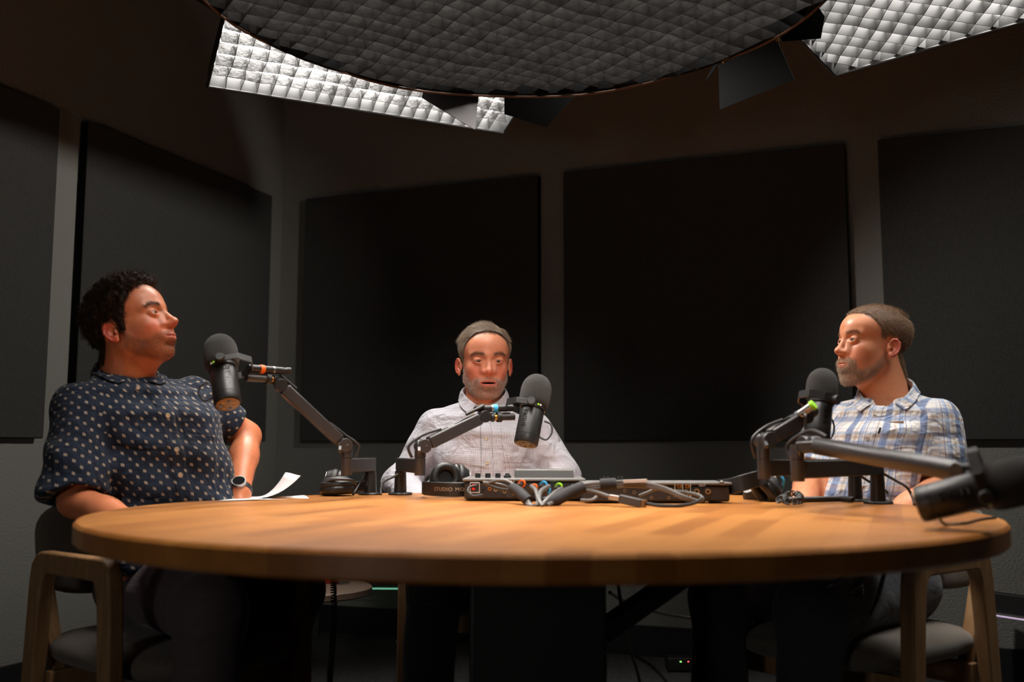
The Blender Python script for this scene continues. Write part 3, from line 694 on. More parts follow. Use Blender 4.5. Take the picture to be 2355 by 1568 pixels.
q = P(1167, 1093, 2.36); mb = MB(); mb.lathe([(0, -.006), (.009, -.006), (.0085, 0), (.0055, .001), (.005, .005), (0, .005)], q, zz, 18); obj('knob', mb, M_blk2, mx)
mb = MB(); mb.box(P(1251, 1088, 2.39)+Vector((0, .03, -.003)), (.140, .09, .026)); obj('screen_housing', mb, M_geartop, mx, bevel=.004)
mb = MB(); q = Pf(1092, 1121)
for a, b, c_, d_ in ((-.010, .011, 0, .0018), (-.010, -.011, 0, .0018)): mb.box(q+Vector((0, -.001, b)), (.021, .0012, .0016))
fr_ = MB(); fr_.tube([q+Vector((x*.0105, -.0012, z*.011)) for x, z in ((-1, -1), (1, -1), (1, 1), (-1, 1))], .0011, 6, closed=True); obj('power_frame', fr_, M_white, mxb)
mb = MB(); mb.box(q+Vector((-.003, -.002, .005)), (.007, .002, .006)); obj('power_switch', mb, M_red, mxb)
mb = MB(); mb.box(q+Vector((-.003, -.002, -.003)), (.007, .002, .005)); obj('power_switch', mb, M_red, mxb)
for x, y in ((1179, 1106), (1203, 1105)):
    q = Pf(x, y); mb = MB(); mb.tube([q+Vector((math.cos(k*PI/6)*.0035, -.0008, math.sin(k*PI/6)*.0035)) for k in range(12)], .0007, 6, closed=True); obj('printed_symbol', mb, M_white, mxb)
q = Pf(1273, 1106); obj('lettering', text_mb('OUT', .008, .0003, lambda x, y, z: q+Vector((x, -.001-z, y))), M_white, mxb, smooth=False)
for x, s in ((1227, '1'), (1257, '2'), (1286, '3'), (1316, '4')):
    qq = Pf(x, 1113); obj('lettering', text_mb(s, .006, .0003, lambda a, b, z: qq+Vector((a, -.001-z, b))), M_white, mxb, smooth=False)
def jack(x, y, Y, par, r=.0055, m=M_steel):
    q = P(x, y, Y); mb = MB(); mb.lathe([(r*.55, 0), (r, 0), (r, .003), (r*.55, .003)], q, (0, -1, 0), 20, closed=True); j = obj('jack', mb, m, par)
    mb = MB(); mb.lathe([(0, 0), (r*.55, 0), (r*.55, .0006), (0, .0006)], q, (0, -1, 0), 16); obj('jack_hole', mb, M_glossy, j)
for x, y, m_ in ((1126, 1124, M_brass), (1140, 1126, M_gold), (1111, 1127, M_blk2), (1160, 1130, M_steel), (1182, 1134, M_brass), (1196, 1121, M_steel), (1330, 1128, M_steel)): jack(x, y, FY, mxb, .004, m_)
for x, y, m_ in ((1228, 1121, M_orange), (1258, 1127, M_blue), (1285, 1119, M_green), (1250, 1115, M_blue), (1200, 1112, M_orange)):
    q = P(x, y, FY-.012); mb = MB(); mb.lathe([(.0055, -.003), (.009, -.003), (.009, .003), (.0055, .003)], q, (-.25, -1, -.1), 24, closed=True); pl = obj('plug_tape', mb, m_, mx)
    mb = MB(); mb.cyl(q+Vector((0, .012, 0)), q-Vector((.006, .022, .006)), .0058, n=16); obj('plug', mb, M_blk, mx)
rc, rcb, rcc, rw, rd, rR = gear_box('audio_recorder', .158, .476, 2.20, 2.34, .047, 'black flat audio interface with jacks, right of the mixer', 'audio interface', .03)
RY = 2.195
for x, y in ((1562, 1118), (1580, 1118)): jack(x, y, RY, rcb, .0045, M_brass)
for x, y in ((1602, 1130), (1628, 1130)): jack(x, y, RY, rcb, .0095, M_blk); jack(x, y, RY-.003, rcb, .006, M_steel)
for x, y in ((1578, 1128), (1583, 1140), (1625, 1155), (1437, 1128), (1458, 1132), (1497, 1144), (1538, 1144)): jack(x, y, RY, rcb, .0035, M_steel)
q = P(1615, 1116, RY-.002); obj('lettering', text_mb('OUT', .007, .0003, lambda a, b, z: q+Vector((a, -.001-z, b))), M_white, rcb, smooth=False)
for x in (1552, 1570, 1588):
    mb = MB(); q = P(x, 1128, RY); mb.beam(q+Vector((0, -.001, .014)), q+Vector((0, -.001, -.014)), .001, .001); obj('printed_line', mb, M_white, rcb)
for x in (1390, 1398, 1422, 1430):
    q = P(x, 1099, 2.26); mb = MB(); mb.cyl(q-zz*.006, q+zz*.004, .0025, n=12); obj('switch', mb, M_arm, rc)
q = P(1660, 1110, RY); mb = MB(); mb.lathe([(0, 0), (.0055, 0), (.004, .004), (0, .005)], q, (0, -1, .3), 16); obj('corner_cap', mb, M_steel, rc)
# cable bundle in front of the two boxes
S = lambda x, y, Y: P(x, y, Y)
o = MB(); o.tube(smooth_path([S(1180, 1122, 2.20), S(1195, 1132, 2.16), S(1208, 1145, 2.13), S(1216, 1152, 2.12)], 8), .0115, 14)
obj_ = obj('cable_sleeve', o, M_sleeve, loc=S(1180, 1122, 2.2)); tag(obj_, 'short braided cable sleeve pointing down in front of the mixer', 'cable sleeve')
o = MB(); o.tube(smooth_path([S(1250, 1158, 2.10), S(1275, 1150, 2.11), S(1305, 1135, 2.13), S(1342, 1120, 2.14)], 8), .0135, 14)
obj_ = obj('cable_sleeve', o, M_sleeve, loc=S(1250, 1158, 2.1)); tag(obj_, 'thick braided cable sleeve slanting up to the right before the mixer', 'cable sleeve')
o = MB(); o.tube([S(1380, 1114, 2.13), S(1416, 1112, 2.13)], .0125, 14)
obj_ = obj('cable_sleeve', o, M_sleeve, loc=S(1380, 1114, 2.13)); tag(obj_, 'short black sleeve around grey cables above the interface', 'cable sleeve')
o = MB(); o.tube([S(1300, 1146, 2.13), S(1318, 1150, 2.12)], .009, 12)
gl = 'tangled cables in front of the mixer and interface'
def tk(pts, r=.0032, m=M_cablegrey, label='grey cable in the tangle in front of the mixer and audio interface'): return cord('cable', label, pts, r, m, 'cable', gl)
tk([S(1212, 1150, 2.12), S(1222, 1163, 2.10), S(1234, 1162, 2.08), S(1238, 1150, 2.10), S(1232, 1128, 2.14), S(1222, 1118, 2.2)], .005)
tk([S(1206, 1146, 2.14), S(1214, 1160, 2.11), S(1226, 1165, 2.09)], .005)
tk([S(1248, 1164, 2.07), S(1240, 1150, 2.09), S(1244, 1130, 2.15), S(1262, 1118, 2.2)], .005)
tk([S(1246, 1162, 2.08), S(1262, 1145, 2.10), S(1280, 1130, 2.14), S(1292, 1124, 2.2)], .005)
tk([S(1258, 1162, 2.08), S(1272, 1154, 2.1)], .0045)
tk([S(1182, 1124, 2.2), S(1160, 1117, 2.24), S(1135, 1112, 2.26), S(1112, 1110, 2.27)], .0036)
tk([S(1186, 1118, 2.2), S(1165, 1106, 2.23), S(1140, 1106, 2.25), S(1118, 1114, 2.27)], .0036)
tk([S(1182, 1128, 2.19), S(1150, 1124, 2.23), S(1125, 1116, 2.26)], .003, M_cable, 'black cable in the tangle in front of the mixer')
tk([S(1110, 1138, 2.25), S(1088, 1140, 2.24), S(1076, 1130, 2.26), S(1080, 1120, 2.27), S(1096, 1116, 2.28)], .0026, M_cable, 'thin black cable looped around the mixer power switch')
for k, (dy, r_) in enumerate(((0, .0042), (6, .004), (11, .0038))):
    tk([S(1340, 1116+dy, 2.14), S(1362, 1112+dy, 2.13), S(1382, 1110+dy, 2.13)], r_)
    tk([S(1414, 1108+dy, 2.13), S(1450, 1107+dy, 2.13), S(1490, 1112+dy*.8, 2.13), S(1530, 1122+dy*.5, 2.12), S(1570, 1140+dy*.5, 2.10), S(1598, 1150, 2.10)], r_*.85)
mb = MB(); mb.beam(S(1434, 1107, 2.12), S(1487, 1105, 2.12), .012, .0065); lb = obj('cable_label', mb, M_white, loc=S(1434, 1107, 2.12)); tag(lb, 'white tag wrapped on the grey cables above the interface', 'label')
tk([S(1598, 1150, 2.10), S(1612, 1152, 2.10), S(1616, 1146, 2.10), S(1605, 1138, 2.11), S(1575, 1132, 2.12), S(1530, 1128, 2.12)], .0036)
tk([S(1470, 1140, 2.14), S(1490, 1132, 2.14), S(1515, 1122, 2.13)], .003)
tk([S(1487, 1158, 2.06), S(1515, 1162, 2.05), S(1560, 1163, 2.05), S(1598, 1156, 2.07), S(1614, 1146, 2.09)], .0036, M_cable, 'black cable looping out of the grey adapter')
tk([S(1340, 1124, 2.14), S(1372, 1132, 2.12), S(1402, 1142, 2.09)], .0042, M_cablegrey)
tk([S(1335, 1150, 2.1), S(1360, 1150, 2.1), S(1372, 1142, 2.11)], .0035)
ad_ = thing('cable_adapter', 'small grey rectangular cable adapter lying in front of the interface', 'adapter', S(1455, 1155, 2.06))
mb = MB(); mb.beam(S(1426, 1146, 2.07), S(1478, 1158, 2.055), .026, .017); obj('body', mb, M_arm, ad_, bevel=.002)
mb = MB(); mb.beam(S(1478, 1158, 2.055), S(1484, 1159, 2.053), .024, .016); obj('end_face', mb, M_bronze, ad_)
mb = MB(); mb.beam(S(1402, 1142, 2.08), S(1426, 1146, 2.07), .016, .010); obj('plug', mb, M_steel, ad_, bevel=.001)
# ================================================================== SIDE TABLE, LED BARS, FLOOR THINGS
st = thing('side_table', 'small round wooden side table behind the left knee of the man in navy', 'table', (-.63, 3.12, 0))
mb = MB(); mb.lathe([(0, .425), (.19, .425), (.2, .43), (.2, .446), (.195, .45), (0, .45)], (-.63, 3.12, 0), zz, 48); obj('tabletop', mb, M_walnut, st)
mb = MB(); mb.cyl((-.63, 3.12, .01), (-.63, 3.12, .425), .02); obj('post', mb, M_blk2, st)
mb = MB(); mb.lathe([(0, 0), (.13, 0), (.13, .008), (0, .012)], (-.63, 3.12, 0), zz, 32); obj('foot', mb, M_blk2, st)
g_ = Pz(784, 1342, .45); gt = thing('drinking_glass', 'low clear glass on the side table', 'glass', g_)
mb = MB(); mb.lathe([(0, .001), (.026, .001), (.029, .05), (.0275, .05), (.0245, .004), (0, .004)], g_, zz, 28); obj('bowl', mb, M_glass, gt)
g_ = Pz(762, 1340, .45); gt = thing('drinks_can', 'small red and white can on the side table', 'can', g_)
mb = MB(); mb.lathe([(0, .001), (.022, .001), (.025, .006), (.025, .055), (.022, .06), (0, .06)], g_, zz, 24); obj('can_body', mb, M_red, gt)
mb = MB(); mb.lathe([(.0252, .025), (.0255, .025), (.0255, .04), (.0252, .04)], g_, zz, 24, closed=True); obj('white_stripe', mb, M_white, gt)
def led(label, p0, p1, m):
    p0 = Vector(p0); p1 = Vector(p1); c_ = (p0+p1)/2; t_ = thing('led_light_bar', label, 'led light bar', (c_.x, c_.y, 0)); up = zz
    mb = MB(); mb.beam(p0+zz*.045+Vector((.01, .03, 0)), p1+zz*.045+Vector((.01, .03, 0)), .04, .07); obj('housing', mb, M_blk2, t_, bevel=.003)
    mb = MB(); mb.cyl(p0, p1, .003, n=12); obj('light_tube', mb, m, t_)
    for q in (p0, p1):
        q2 = q+(c_-q)*.15+Vector((.01, .03, 0)); mb = MB(); mb.box((q2.x, q2.y, (p0.z+.01)/2), (.03, .03, p0.z+.01)); obj('stand', mb, M_blk2, t_)
led('long low LED bar glowing pale green at the foot of the back wall', P(700, 1352, 4.74), P(990, 1354, 4.50), M_ledg)
led('low LED bar glowing violet by the wall at the right edge', P(2256, 1410, 3.72), P(2400, 1432, 3.58), M_ledp)
cord('cord', 'thin cord hanging from the violet LED bar at the right edge', [P(2262, 1414, 3.7), P(2280, 1440, 3.7), P(2275, 1470, 3.7), P(2200, 1512, 3.6), P(2150, 1550, 3.4)], .004)
ps = thing('power_strip', 'black power strip with tiny indicator lights on the floor behind the table', 'power strip', Pz(1620, 1510, 0))
q = P(1620, 1512, 4.05); q.z = .03; mb = MB(); mb.box(q, (.30, .07, .05)); obj('body', mb, M_blk2, ps, bevel=.004)
for k, m_ in ((-.10, emis('led_dot_green', (.3, 1, .2), 2.)), (-.07, emis('led_dot_red', (1, .1, .1), 1.5))):
    mb = MB(); mb.box(q+Vector((k, -.036, .012)), (.006, .004, .004)); obj('indicator', mb, m_, ps)
q = Pz(1997, 1542, .0); q.z = .012; mb = MB(); mb.box(q, (.06, .02, .014)); o = obj('tape_marker', mb, mat('marker_yellow', (.55, .75, .02), .6), bevel=.002, loc=q); tag(o, 'small yellow-green block on the floor beneath the man in plaid', 'marker')
# cables hanging under the table edge
tz = .712
coil('black coiled cable hanging below the table beside the knee of the man in navy', [P(766, 1322, 2.35), P(768, 1400, 2.35), P(764, 1480, 2.37), P(758, 1568, 2.38), P(756, 1640, 2.4)], .0062, .0018, 60)
coil('black coiled cable hanging in front of the shin of the middle man', [P(985, 1325, 2.5), P(984, 1420, 2.5), P(966, 1500, 2.5), P(962, 1600, 2.5)], .0062, .0018, 60)
coil('black coiled cable hanging below the table before the lap of the man in plaid', [P(1972, 1308, 2.1), P(1974, 1330, 2.1), P(1975, 1350, 2.1), P(1976, 1372, 2.1)], .009, .002, 8)
for i, (pts, lb) in enumerate((([P(960, 1340, 2.3), P(955, 1380, 2.3), P(975, 1385, 2.35), P(990, 1390, 2.4)], 'thin cable hooked across the seat of the middle chair'),
    ([P(1420, 1330, 2.6), P(1430, 1400, 2.6), P(1445, 1480, 2.7), P(1470, 1560, 2.8), P(1475, 1640, 2.9)], 'cable hanging straight down under the table, right of the column'),
    ([P(1402, 1362, 2.6), P(1440, 1385, 2.7), P(1500, 1405, 2.8), P(1580, 1420, 2.9), P(1650, 1425, 2.9)], 'cable drooping to the right under the table'),
    ([P(1950, 1318, 2.0), P(1915, 1345, 2.0), P(1880, 1352, 2.02)], 'short cable slanting under the table, leftmost of three at the plaid man'),
    ([P(2000, 1312, 2.0), P(1975, 1345, 2.0), P(1952, 1362, 2.0)], 'cable slanting under the table, middle of three at the plaid man'),
    ([P(2035, 1312, 2.0), P(2020, 1370, 2.05), P(2008, 1402, 2.1), P(2000, 1420, 2.2)], 'cable hanging under the table, rightmost of three at the plaid man'),
    ([Pz(1440, 1495, .01), Pz(1500, 1530, .01), Pz(1560, 1600, .01)], 'black cable running over the carpet behind the table'),
    ([Pz(2250, 1540, .01), Pz(2170, 1525, .01), Pz(2100, 1548, .01), Pz(2060, 1575, .01)], 'black cable with steel plug on the carpet at the right chair'))):
    cord('cable', lb, pts, .0045)
# ================================================================== IMPLICIT SURFACES (numpy) -> one continuous mesh
F32 = np.float32
def smin(a, b, k):
    if k <= 0: return np.minimum(a, b)
    h = np.clip(.5+.5*(b-a)/k, 0, 1); return b+(a-b)*h-k*h*(1-h)
def smax(a, b, k): return -smin(-a, -b, k)
class Sdf:
    """ordered list of smooth unions / subtractions; each primitive is only evaluated near itself"""
    def __init__(s): s.ops = []
    def _a(s, kind, k, c, r, fn): s.ops.append((kind, k, np.array(c, F32), r, fn)); return s
    def cap(s, a, b, ra, rb=None, k=.02, kind='u'):
        a = np.array(a, F32); b = np.array(b, F32); rb = ra if rb is None else rb; ab = b-a; L2 = float(ab@ab)+1e-9
        def fn(p):
            t = np.clip(((p-a)@ab)/L2, 0, 1); return np.linalg.norm(p-a-t[:, None]*ab, axis=1)-(ra+(rb-ra)*t)
        return s._a(kind, k, (a+b)/2, math.sqrt(L2)/2+max(ra, rb), fn)
    def ell(s, c, r, R=None, k=.02, kind='u'):
        c = np.array(c, F32); r = np.array(r, F32); R = np.eye(3, dtype=F32) if R is None else np.array(R, F32)
        def fn(p):
            q = (p-c)@R; k0 = np.linalg.norm(q/r, axis=1); k1 = np.linalg.norm(q/(r*r), axis=1)+1e-9; return k0*(k0-1)/k1
        return s._a(kind, k, c, float(r.max()), fn)
    def fn(s, c, r, f, k=.02, kind='u'): return s._a(kind, k, c, r, f)
    def __call__(s, p):
        p = np.asarray(p, F32); d = np.full(len(p), 9e3, F32); mg = s.margin if hasattr(s, 'margin') else .06
        for kind, k, c, r, f in s.ops:
            m = np.abs(p-c).max(1) < r+k+mg
            if not m.any(): continue
            v = f(p[m]).astype(F32)
            if kind == 'u': d[m] = smin(d[m], v, k)
            elif kind == 's': d[m] = smax(d[m], -v, k)
            elif kind == 'i': d[m] = smax(d[m], v, k)
        return np.minimum(d, mg*1.5)
def surface(f, lo, hi, h, B=4):
    lo = np.array(lo, float); n = np.ceil((np.array(hi, float)-lo)/(h*B)).astype(int); H = h*B
    ax = [lo[i]+(np.arange(n[i])+.5)*H-h/2 for i in range(3)]
    G = np.stack(np.meshgrid(*ax, indexing='ij'), -1).reshape(-1, 3)
    dc = np.concatenate([f(G[i:i+200000]) for i in range(0, len(G), 200000)]).reshape(n)
    D = np.repeat(np.repeat(np.repeat(dc, B, 0), B, 1), B, 2)
    act = np.argwhere(np.abs(dc) < H*1.25)
    off = np.stack(np.meshgrid(*[np.arange(B)]*3, indexing='ij'), -1).reshape(-1, 3)
    for i in range(0, len(act), 4000):
        ii = (act[i:i+4000, None, :]*B+off[None]).reshape(-1, 3); D[ii[:, 0], ii[:, 1], ii[:, 2]] = f(lo+ii*h)
    S = D < 0
    c = S[:-1, :-1, :-1].astype(np.int8).copy(); cnt = np.zeros(c.shape, np.int8)
    for a in (0, 1):
        for b in (0, 1):
            for e in (0, 1): cnt += S[a:S.shape[0]-1+a, b:S.shape[1]-1+b, e:S.shape[2]-1+e]
    cells = np.argwhere((cnt > 0) & (cnt < 8)); idx = np.full(cnt.shape, -1, np.int32); idx[tuple(cells.T)] = np.arange(len(cells))
    cor = np.array([(a, b, e) for a in (0, 1) for b in (0, 1) for e in (0, 1)])
    val = np.stack([D[tuple((cells+q).T)] for q in cor], 1)
    acc = np.zeros((len(cells), 3)); w_ = np.zeros(len(cells))
    for i in range(8):
        for j in range(i+1, 8):
            if np.abs(cor[i]-cor[j]).sum() != 1: continue
            m = (val[:, i] < 0) != (val[:, j] < 0); t_ = np.where(m, val[:, i]/(val[:, i]-val[:, j]+1e-12), 0)
            acc += np.where(m[:, None], cor[i]+(cor[j]-cor[i])*t_[:, None], 0); w_ += m
    V_ = lo+(cells+acc/w_[:, None])*h; quads = []
    for a in range(3):
        b, e = (a+1) % 3, (a+2) % 3
        s0 = [slice(1, -1)]*3; s0[a] = slice(0, -1); s1 = [slice(1, -1)]*3; s1[a] = slice(1, None)
        A_ = S[tuple(s0)]; Bv = S[tuple(s1)]; ch = np.argwhere(A_ != Bv)
        if not len(ch): continue
        base = ch.copy(); base[:, b] += 1; base[:, e] += 1
        fl = A_[tuple(ch.T)]
        ok = (base[:, a] < idx.shape[a]) & (base[:, b] < idx.shape[b]) & (base[:, e] < idx.shape[e]); base = base[ok]; fl = fl[ok]
        def g(db, de):
            q = base.copy(); q[:, b] -= db; q[:, e] -= de; return idx[tuple(q.T)]
        q = np.stack([g(1, 1), g(0, 1), g(0, 0), g(1, 0)], 1); q[~fl] = q[~fl][:, ::-1]; quads.append(q)
    Q = np.concatenate(quads); Q = Q[(Q >= 0).all(1)]
    return V_.astype(np.float64), Q
def vnormals(V_, Q):
    n = np.cross(V_[Q[:, 2]]-V_[Q[:, 0]], V_[Q[:, 3]]-V_[Q[:, 1]]); o = np.zeros_like(V_)
    for i in range(4): np.add.at(o, Q[:, i], n)
    return o/(np.linalg.norm(o, axis=1, keepdims=True)+1e-12)
def relax(V_, Q, it=1, lam=.5):
    for _ in range(it):
        s = np.zeros_like(V_); c = np.zeros(len(V_))
        for i in range(4):
            a, b = Q[:, i], Q[:, (i+1) % 4]; np.add.at(s, a, V_[b]); np.add.at(s, b, V_[a]); np.add.at(c, a, 1); np.add.at(c, b, 1)
        V_ = V_*(1-lam)+lam*s/np.maximum(c, 1)[:, None]
    return V_
def fast_mesh(name, V_, Q, m, parent=None, loc=None, color=None, uv=None, smooth=True):
    base = root_of(parent) if parent is not None else Vector(loc or (0, 0, 0))
    me = bpy.data.meshes.new(name); V2 = (np.asarray(V_)-np.array(base)).astype(np.float32); k = Q.shape[1]
    me.vertices.add(len(V2)); me.vertices.foreach_set('co', V2.ravel())
    me.loops.add(Q.size); me.loops.foreach_set('vertex_index', Q.astype(np.int32).ravel())
    me.polygons.add(len(Q)); me.polygons.foreach_set('loop_start', np.arange(0, Q.size, k, dtype=np.int32)); me.polygons.foreach_set('loop_total', np.full(len(Q), k, np.int32))
    me.polygons.foreach_set('use_smooth', np.full(len(Q), smooth)); me.update(calc_edges=True)
    if color is not None:
        at = me.color_attributes.new('tint', 'FLOAT_COLOR', 'POINT'); c4 = np.ones((len(V2), 4), np.float32); c4[:, :3] = color; at.data.foreach_set('color', c4.ravel())
    if uv is not None:
        l = me.uv_layers.new(name='weave'); l.data.foreach_set('uv', uv.astype(np.float32).ravel())
    me.materials.append(m); me.validate()
    o = bpy.data.objects.new(name, me); put(o, parent, base); return o
class Wob:
    """cheap smooth noise: a sum of random sine waves"""
    def __init__(s, seed, f0, n=10, aniso=(1, 1, 1)):
        r = np.random.RandomState(seed); s.k = r.normal(size=(n, 3)); s.k /= np.linalg.norm(s.k, axis=1, keepdims=True); s.k *= (f0*r.uniform(.5, 1.6, n))[:, None]*np.array(aniso); s.p = r.uniform(0, 6.28, n)
    def __call__(s, p): return np.sin(p@s.k.T+s.p).sum(1)/math.sqrt(len(s.p))

# ------------------------------------------------------------------ head, in centimetres: x forward, y to the person's left, z up, eyes at z = 0
def head_sdf(P_):
    S = Sdf(); S.margin = 1.6; g = P_.get
    S.ell((-.9, 0, 3.1), (9.6, 7.55, 8.2+g('crown', 0)), k=.01)
    S.ell((2.6, 0, 3.2), (6.4, 6.35, 5.8+g('crown', 0)), k=1.6)
    S.ell((3.3, 0, -3.8), (5.5, 5.75+g('wide', 0), 7.2), k=1.8)
    jw = 5.1+g('jaw', 0)
    for s in (1, -1):
        S.cap((.6, s*(jw-.75), -6.3), (6.4, s*1.9, -10.1), 1.7, 1.5, k=1.8)
        S.cap((1.6, s*4.9, -.8), (1.2, s*(jw-.55), -5.6), 1.5, 1.5, k=1.8)
        S.ell((5.3, s*4.0, -2.6), (2.3, 1.8, 1.9), k=2.0)
        S.ell((6.2, s*2.9, -5.2), (2.2, 1.9, 2.4), k=1.6)
    S.ell((7.3, 0, -10.2), (1.7, 2.4, 1.6), k=1.2)
    S.ell((5.5, 0, -8.0), (3.3, 4.6, 3.2), k=1.3)
    for s in (1, -1):
        S.cap((8.35, s*1.1, 1.5), (6.7, s*4.5, 1.5), .85, .55, k=1.6)
        S.ell((9.5, s*2.85, -.25), (1.9, 1.6, 1.1), k=1.1, kind='s')
        S.ell((7.55, s*2.9, -.15), (1.33, 1.6, 1.22), k=.35)      # lids over the eyeball
        S.ell((9.1, s*2.9, -.15+g('lid', 0)), (1.6, 1.22, .13+.33*g('open', 1.)), k=.12, kind='s')
    S.cap((8.55, 0, .7), (10.2+g('nose', 0), 0, -2.6), .60, .85, k=1.0)
    for s in (1, -1): S.cap((7.9, s*1.2, -.9), (8.5, s*1.35, -3.2), 1.1, 1.2, k=.9)
    S.ell((10.5+g('nose', 0)*1.3, 0, -3.1), (1.0, 1.0, .92), k=.6)
    for s in (1, -1):
        S.ell((9.55+g('nose', 0)*.6, s*1.0, -3.5), (1.1, .68, .74), k=.6)
        S.ell((10.05+g('nose', 0), s*.62, -4.3), (.60, .32, .36), k=.18, kind='s')
    S.ell((8.2, 0, -6.4), (1.9, 2.9, 2.3), k=1.0)
    S.cap((9.6, 0, -4.3), (9.65, 0, -5.6), .45, .4, k=.5)
    mo = g('mouth', .0)
    for y0, y1, x0, x1, z0, z1, r0, r1 in ((0, 1.25, 9.90, 9.5, -6.15, -6.22, .36, .32), (1.25, 2.4, 9.5, 8.5, -6.22, -6.62, .32, .14)):
        for s in (1, -1): S.cap((x0, s*y0, z0), (x1, s*y1, z1), r0, r1, k=.25)
    for y0, y1, x0, x1, z0, z1, r0, r1 in ((0, 1.2, 9.70, 9.35, -6.95-mo, -6.9-mo, .43, .38), (1.2, 2.35, 9.35, 8.5, -6.9-mo, -6.7-mo*.4, .38, .14)):
        for s in (1, -1): S.cap((x0, s*y0, z0), (x1, s*y1, z1), r0, r1, k=.3)
    S.ell((9.6, 0, -6.56-mo*.5), (1.5, 2.2, .05+mo*.42), k=.12, kind='s')
    S.ell((9.2, 0, -8.55-mo), (.6, 1.9, .5), k=.6, kind='s')
    # ears
    a = math.radians(12)
    for s in (1, -1):
        # ear frame: u up (tilted back), w forward, n outwards
        ou = np.array([-.22, 0, .975]); w_ = np.array([.93, -s*.32, .21]); w_ -= ou*(w_@ou); w_ /= np.linalg.norm(w_); n_ = np.cross(ou, w_); n_ = n_ if n_[1]*s > 0 else -n_
        es = g('ear', .9); c = np.array([-.8, s*7.55, -2.2]); R_ = np.stack([w_, n_, ou], 1)
        E1 = lambda off, r, k, kind='u': S.ell(c+(w_*off[0]+ou*off[1]+n_*off[2])*es, np.array(r)*es, R_, k=k*es, kind=kind)
        C1 = lambda p, q, r, k: S.cap(c+(w_*p[0]+ou*p[1]+n_*p[2])*es, c+(w_*q[0]+ou*q[1]+n_*q[2])*es, r*es, r*es, k=k*es)
        E1((-.1, 0, .25), (1.75, .50, 2.95), .25)
        E1((.35, -.1, .78), (1.2, .66, 2.0), .2, 's')
        C1((1.35, .6, .05), (1.3, -.7, .0), .42, .5)
        ring = [(1.15, 1.5), (.55, 2.55), (-.5, 2.75), (-1.45, 1.9), (-1.75, .5), (-1.45, -.9), (-.9, -1.9)]
        for p0, p1 in zip(ring[:-1], ring[1:]): C1((*p0, .66), (*p1, .66), .30, .15)
        ah = [(.2, 1.5), (-.55, 1.0), (-.8, 0), (-.4, -1.0), (.35, -1.35)]
        for p0, p1 in zip(ah[:-1], ah[1:]): C1((*p0, .40), (*p1, .40), .25, .15)
        E1((.35, -2.45, .35), (.75, .42, .85), .3)
        E1((.95, -.35, .45), (.42, .35, .5), .2)
        E1((.35, -.55, .55), (.5, .7, .7), .15, 's')
    # neck
    nb = g('neck', (-4.8, 0, -19)); nr = g('neck_r', 5.7)
    S.cap((-2.0, 0, -5.5), nb, nr*.96, nr, k=1.6)
    S.cap((2.2, 0, -10.3), (nb[0]+1.6, nb[1], nb[2]), 2.6, 3.0, k=2.0)
    S.ell((2.2, 0, -9.3), (4.2, 4.0+g('jaw', 0), 1.7+g('dbl', 0)), k=1.6)
    return S
def hair_line(x, y, P_):
    hx = P_.get('hl_x', [-11, -5, -3.6, -2.7, .6, .9, 1.9, 2.4, 3.6, 5.2, 6.6, 8.0, 11])
    hz = P_.get('hl_z', [-9.5, -8, -4, 1.6, 1.6, -2.6, -2.6, 2.0, 3.4, 5.4, 7.2, 7.6, 7.6])
    return np.interp(x, hx, hz)
def smooth01(x): x = np.clip(x, 0, 1); return x*x*(3-2*x)
def beard_mask(L, P_):
    x, y, z = L.T; ay = np.abs(y)
    top = np.interp(x, P_.get('bt_x', [.5, 2, 3.5, 5, 7, 8.2, 8.8, 9.5]), P_.get('bt_z', [0.5, -2.2, -4.2, -5.6, -5.9, -4.9, -4.7, -4.7]))
    bot = np.interp(x, [0, 3, 6, 9], [-6.5, -10.5, -12.5, -13])
    m = smooth01((top-z)/1.2)*smooth01((z-bot)/1.6)*smooth01((x-.6)/.8)
    lip = (np.abs(z+6.56+P_.get('mouth', 0)*.5) < (.78+P_.get('mouth', 0)*.55)*np.interp(ay, [0, 1.3, 2.5], [1, .9, .4])) & (ay < 2.5) & (x > 8.1)
    m = np.where(lip, 0, m)
    if P_.get('beard_gap'): # bare area under the lower lip corners
        m *= 1-.8*np.exp(-(((ay-2.2)/.9)**2+((z+8.6)/.8)**2))*(x > 7)
    return m
def strands(pos, dirs, length, rad, K, curl, seed, droop=0., clump=0.):
    """tapered three-sided hairs; pos, dirs (N,3), length (N,)"""
    N = len(pos); r = np.random.RandomState(seed)
    t_ = np.linspace(0, 1, K); pts = pos[:, None]+dirs[:, None]*(length[:, None]*t_)[..., None]
    if curl:
        W1, W2, W3 = Wob(seed, 260, 8), Wob(seed+1, 260, 8), Wob(seed+2, 260, 8); fl = pts.reshape(-1, 3)
        o = np.stack([W1(fl), W2(fl), W3(fl)], 1).reshape(N, K, 3); pts = pts+o*curl*t_[None, :, None]
    if droop: pts[..., 2] -= droop*(t_**2)[None]*length[:, None]
    u = np.cross(dirs, r.normal(size=(N, 3))); u /= np.linalg.norm(u, axis=1, keepdims=True)+1e-9; v = np.cross(dirs, u); v /= np.linalg.norm(v, axis=1, keepdims=True)+1e-9
    rr = rad*(1-.75*t_); Vt = np.empty((N, K, 3, 3))
    for k in range(3):
        a = 2*PI*k/3; Vt[:, :, k] = pts+(u[:, None]*math.cos(a)+v[:, None]*math.sin(a))*rr[None, :, None]
    idx = np.arange(N*K*3).reshape(N, K, 3); q = []
    for k in range(3): q.append(np.stack([idx[:, :-1, k], idx[:, :-1, (k+1) % 3], idx[:, 1:, (k+1) % 3], idx[:, 1:, k]], -1).reshape(-1, 4))
    return Vt.reshape(-1, 3), np.concatenate(q)
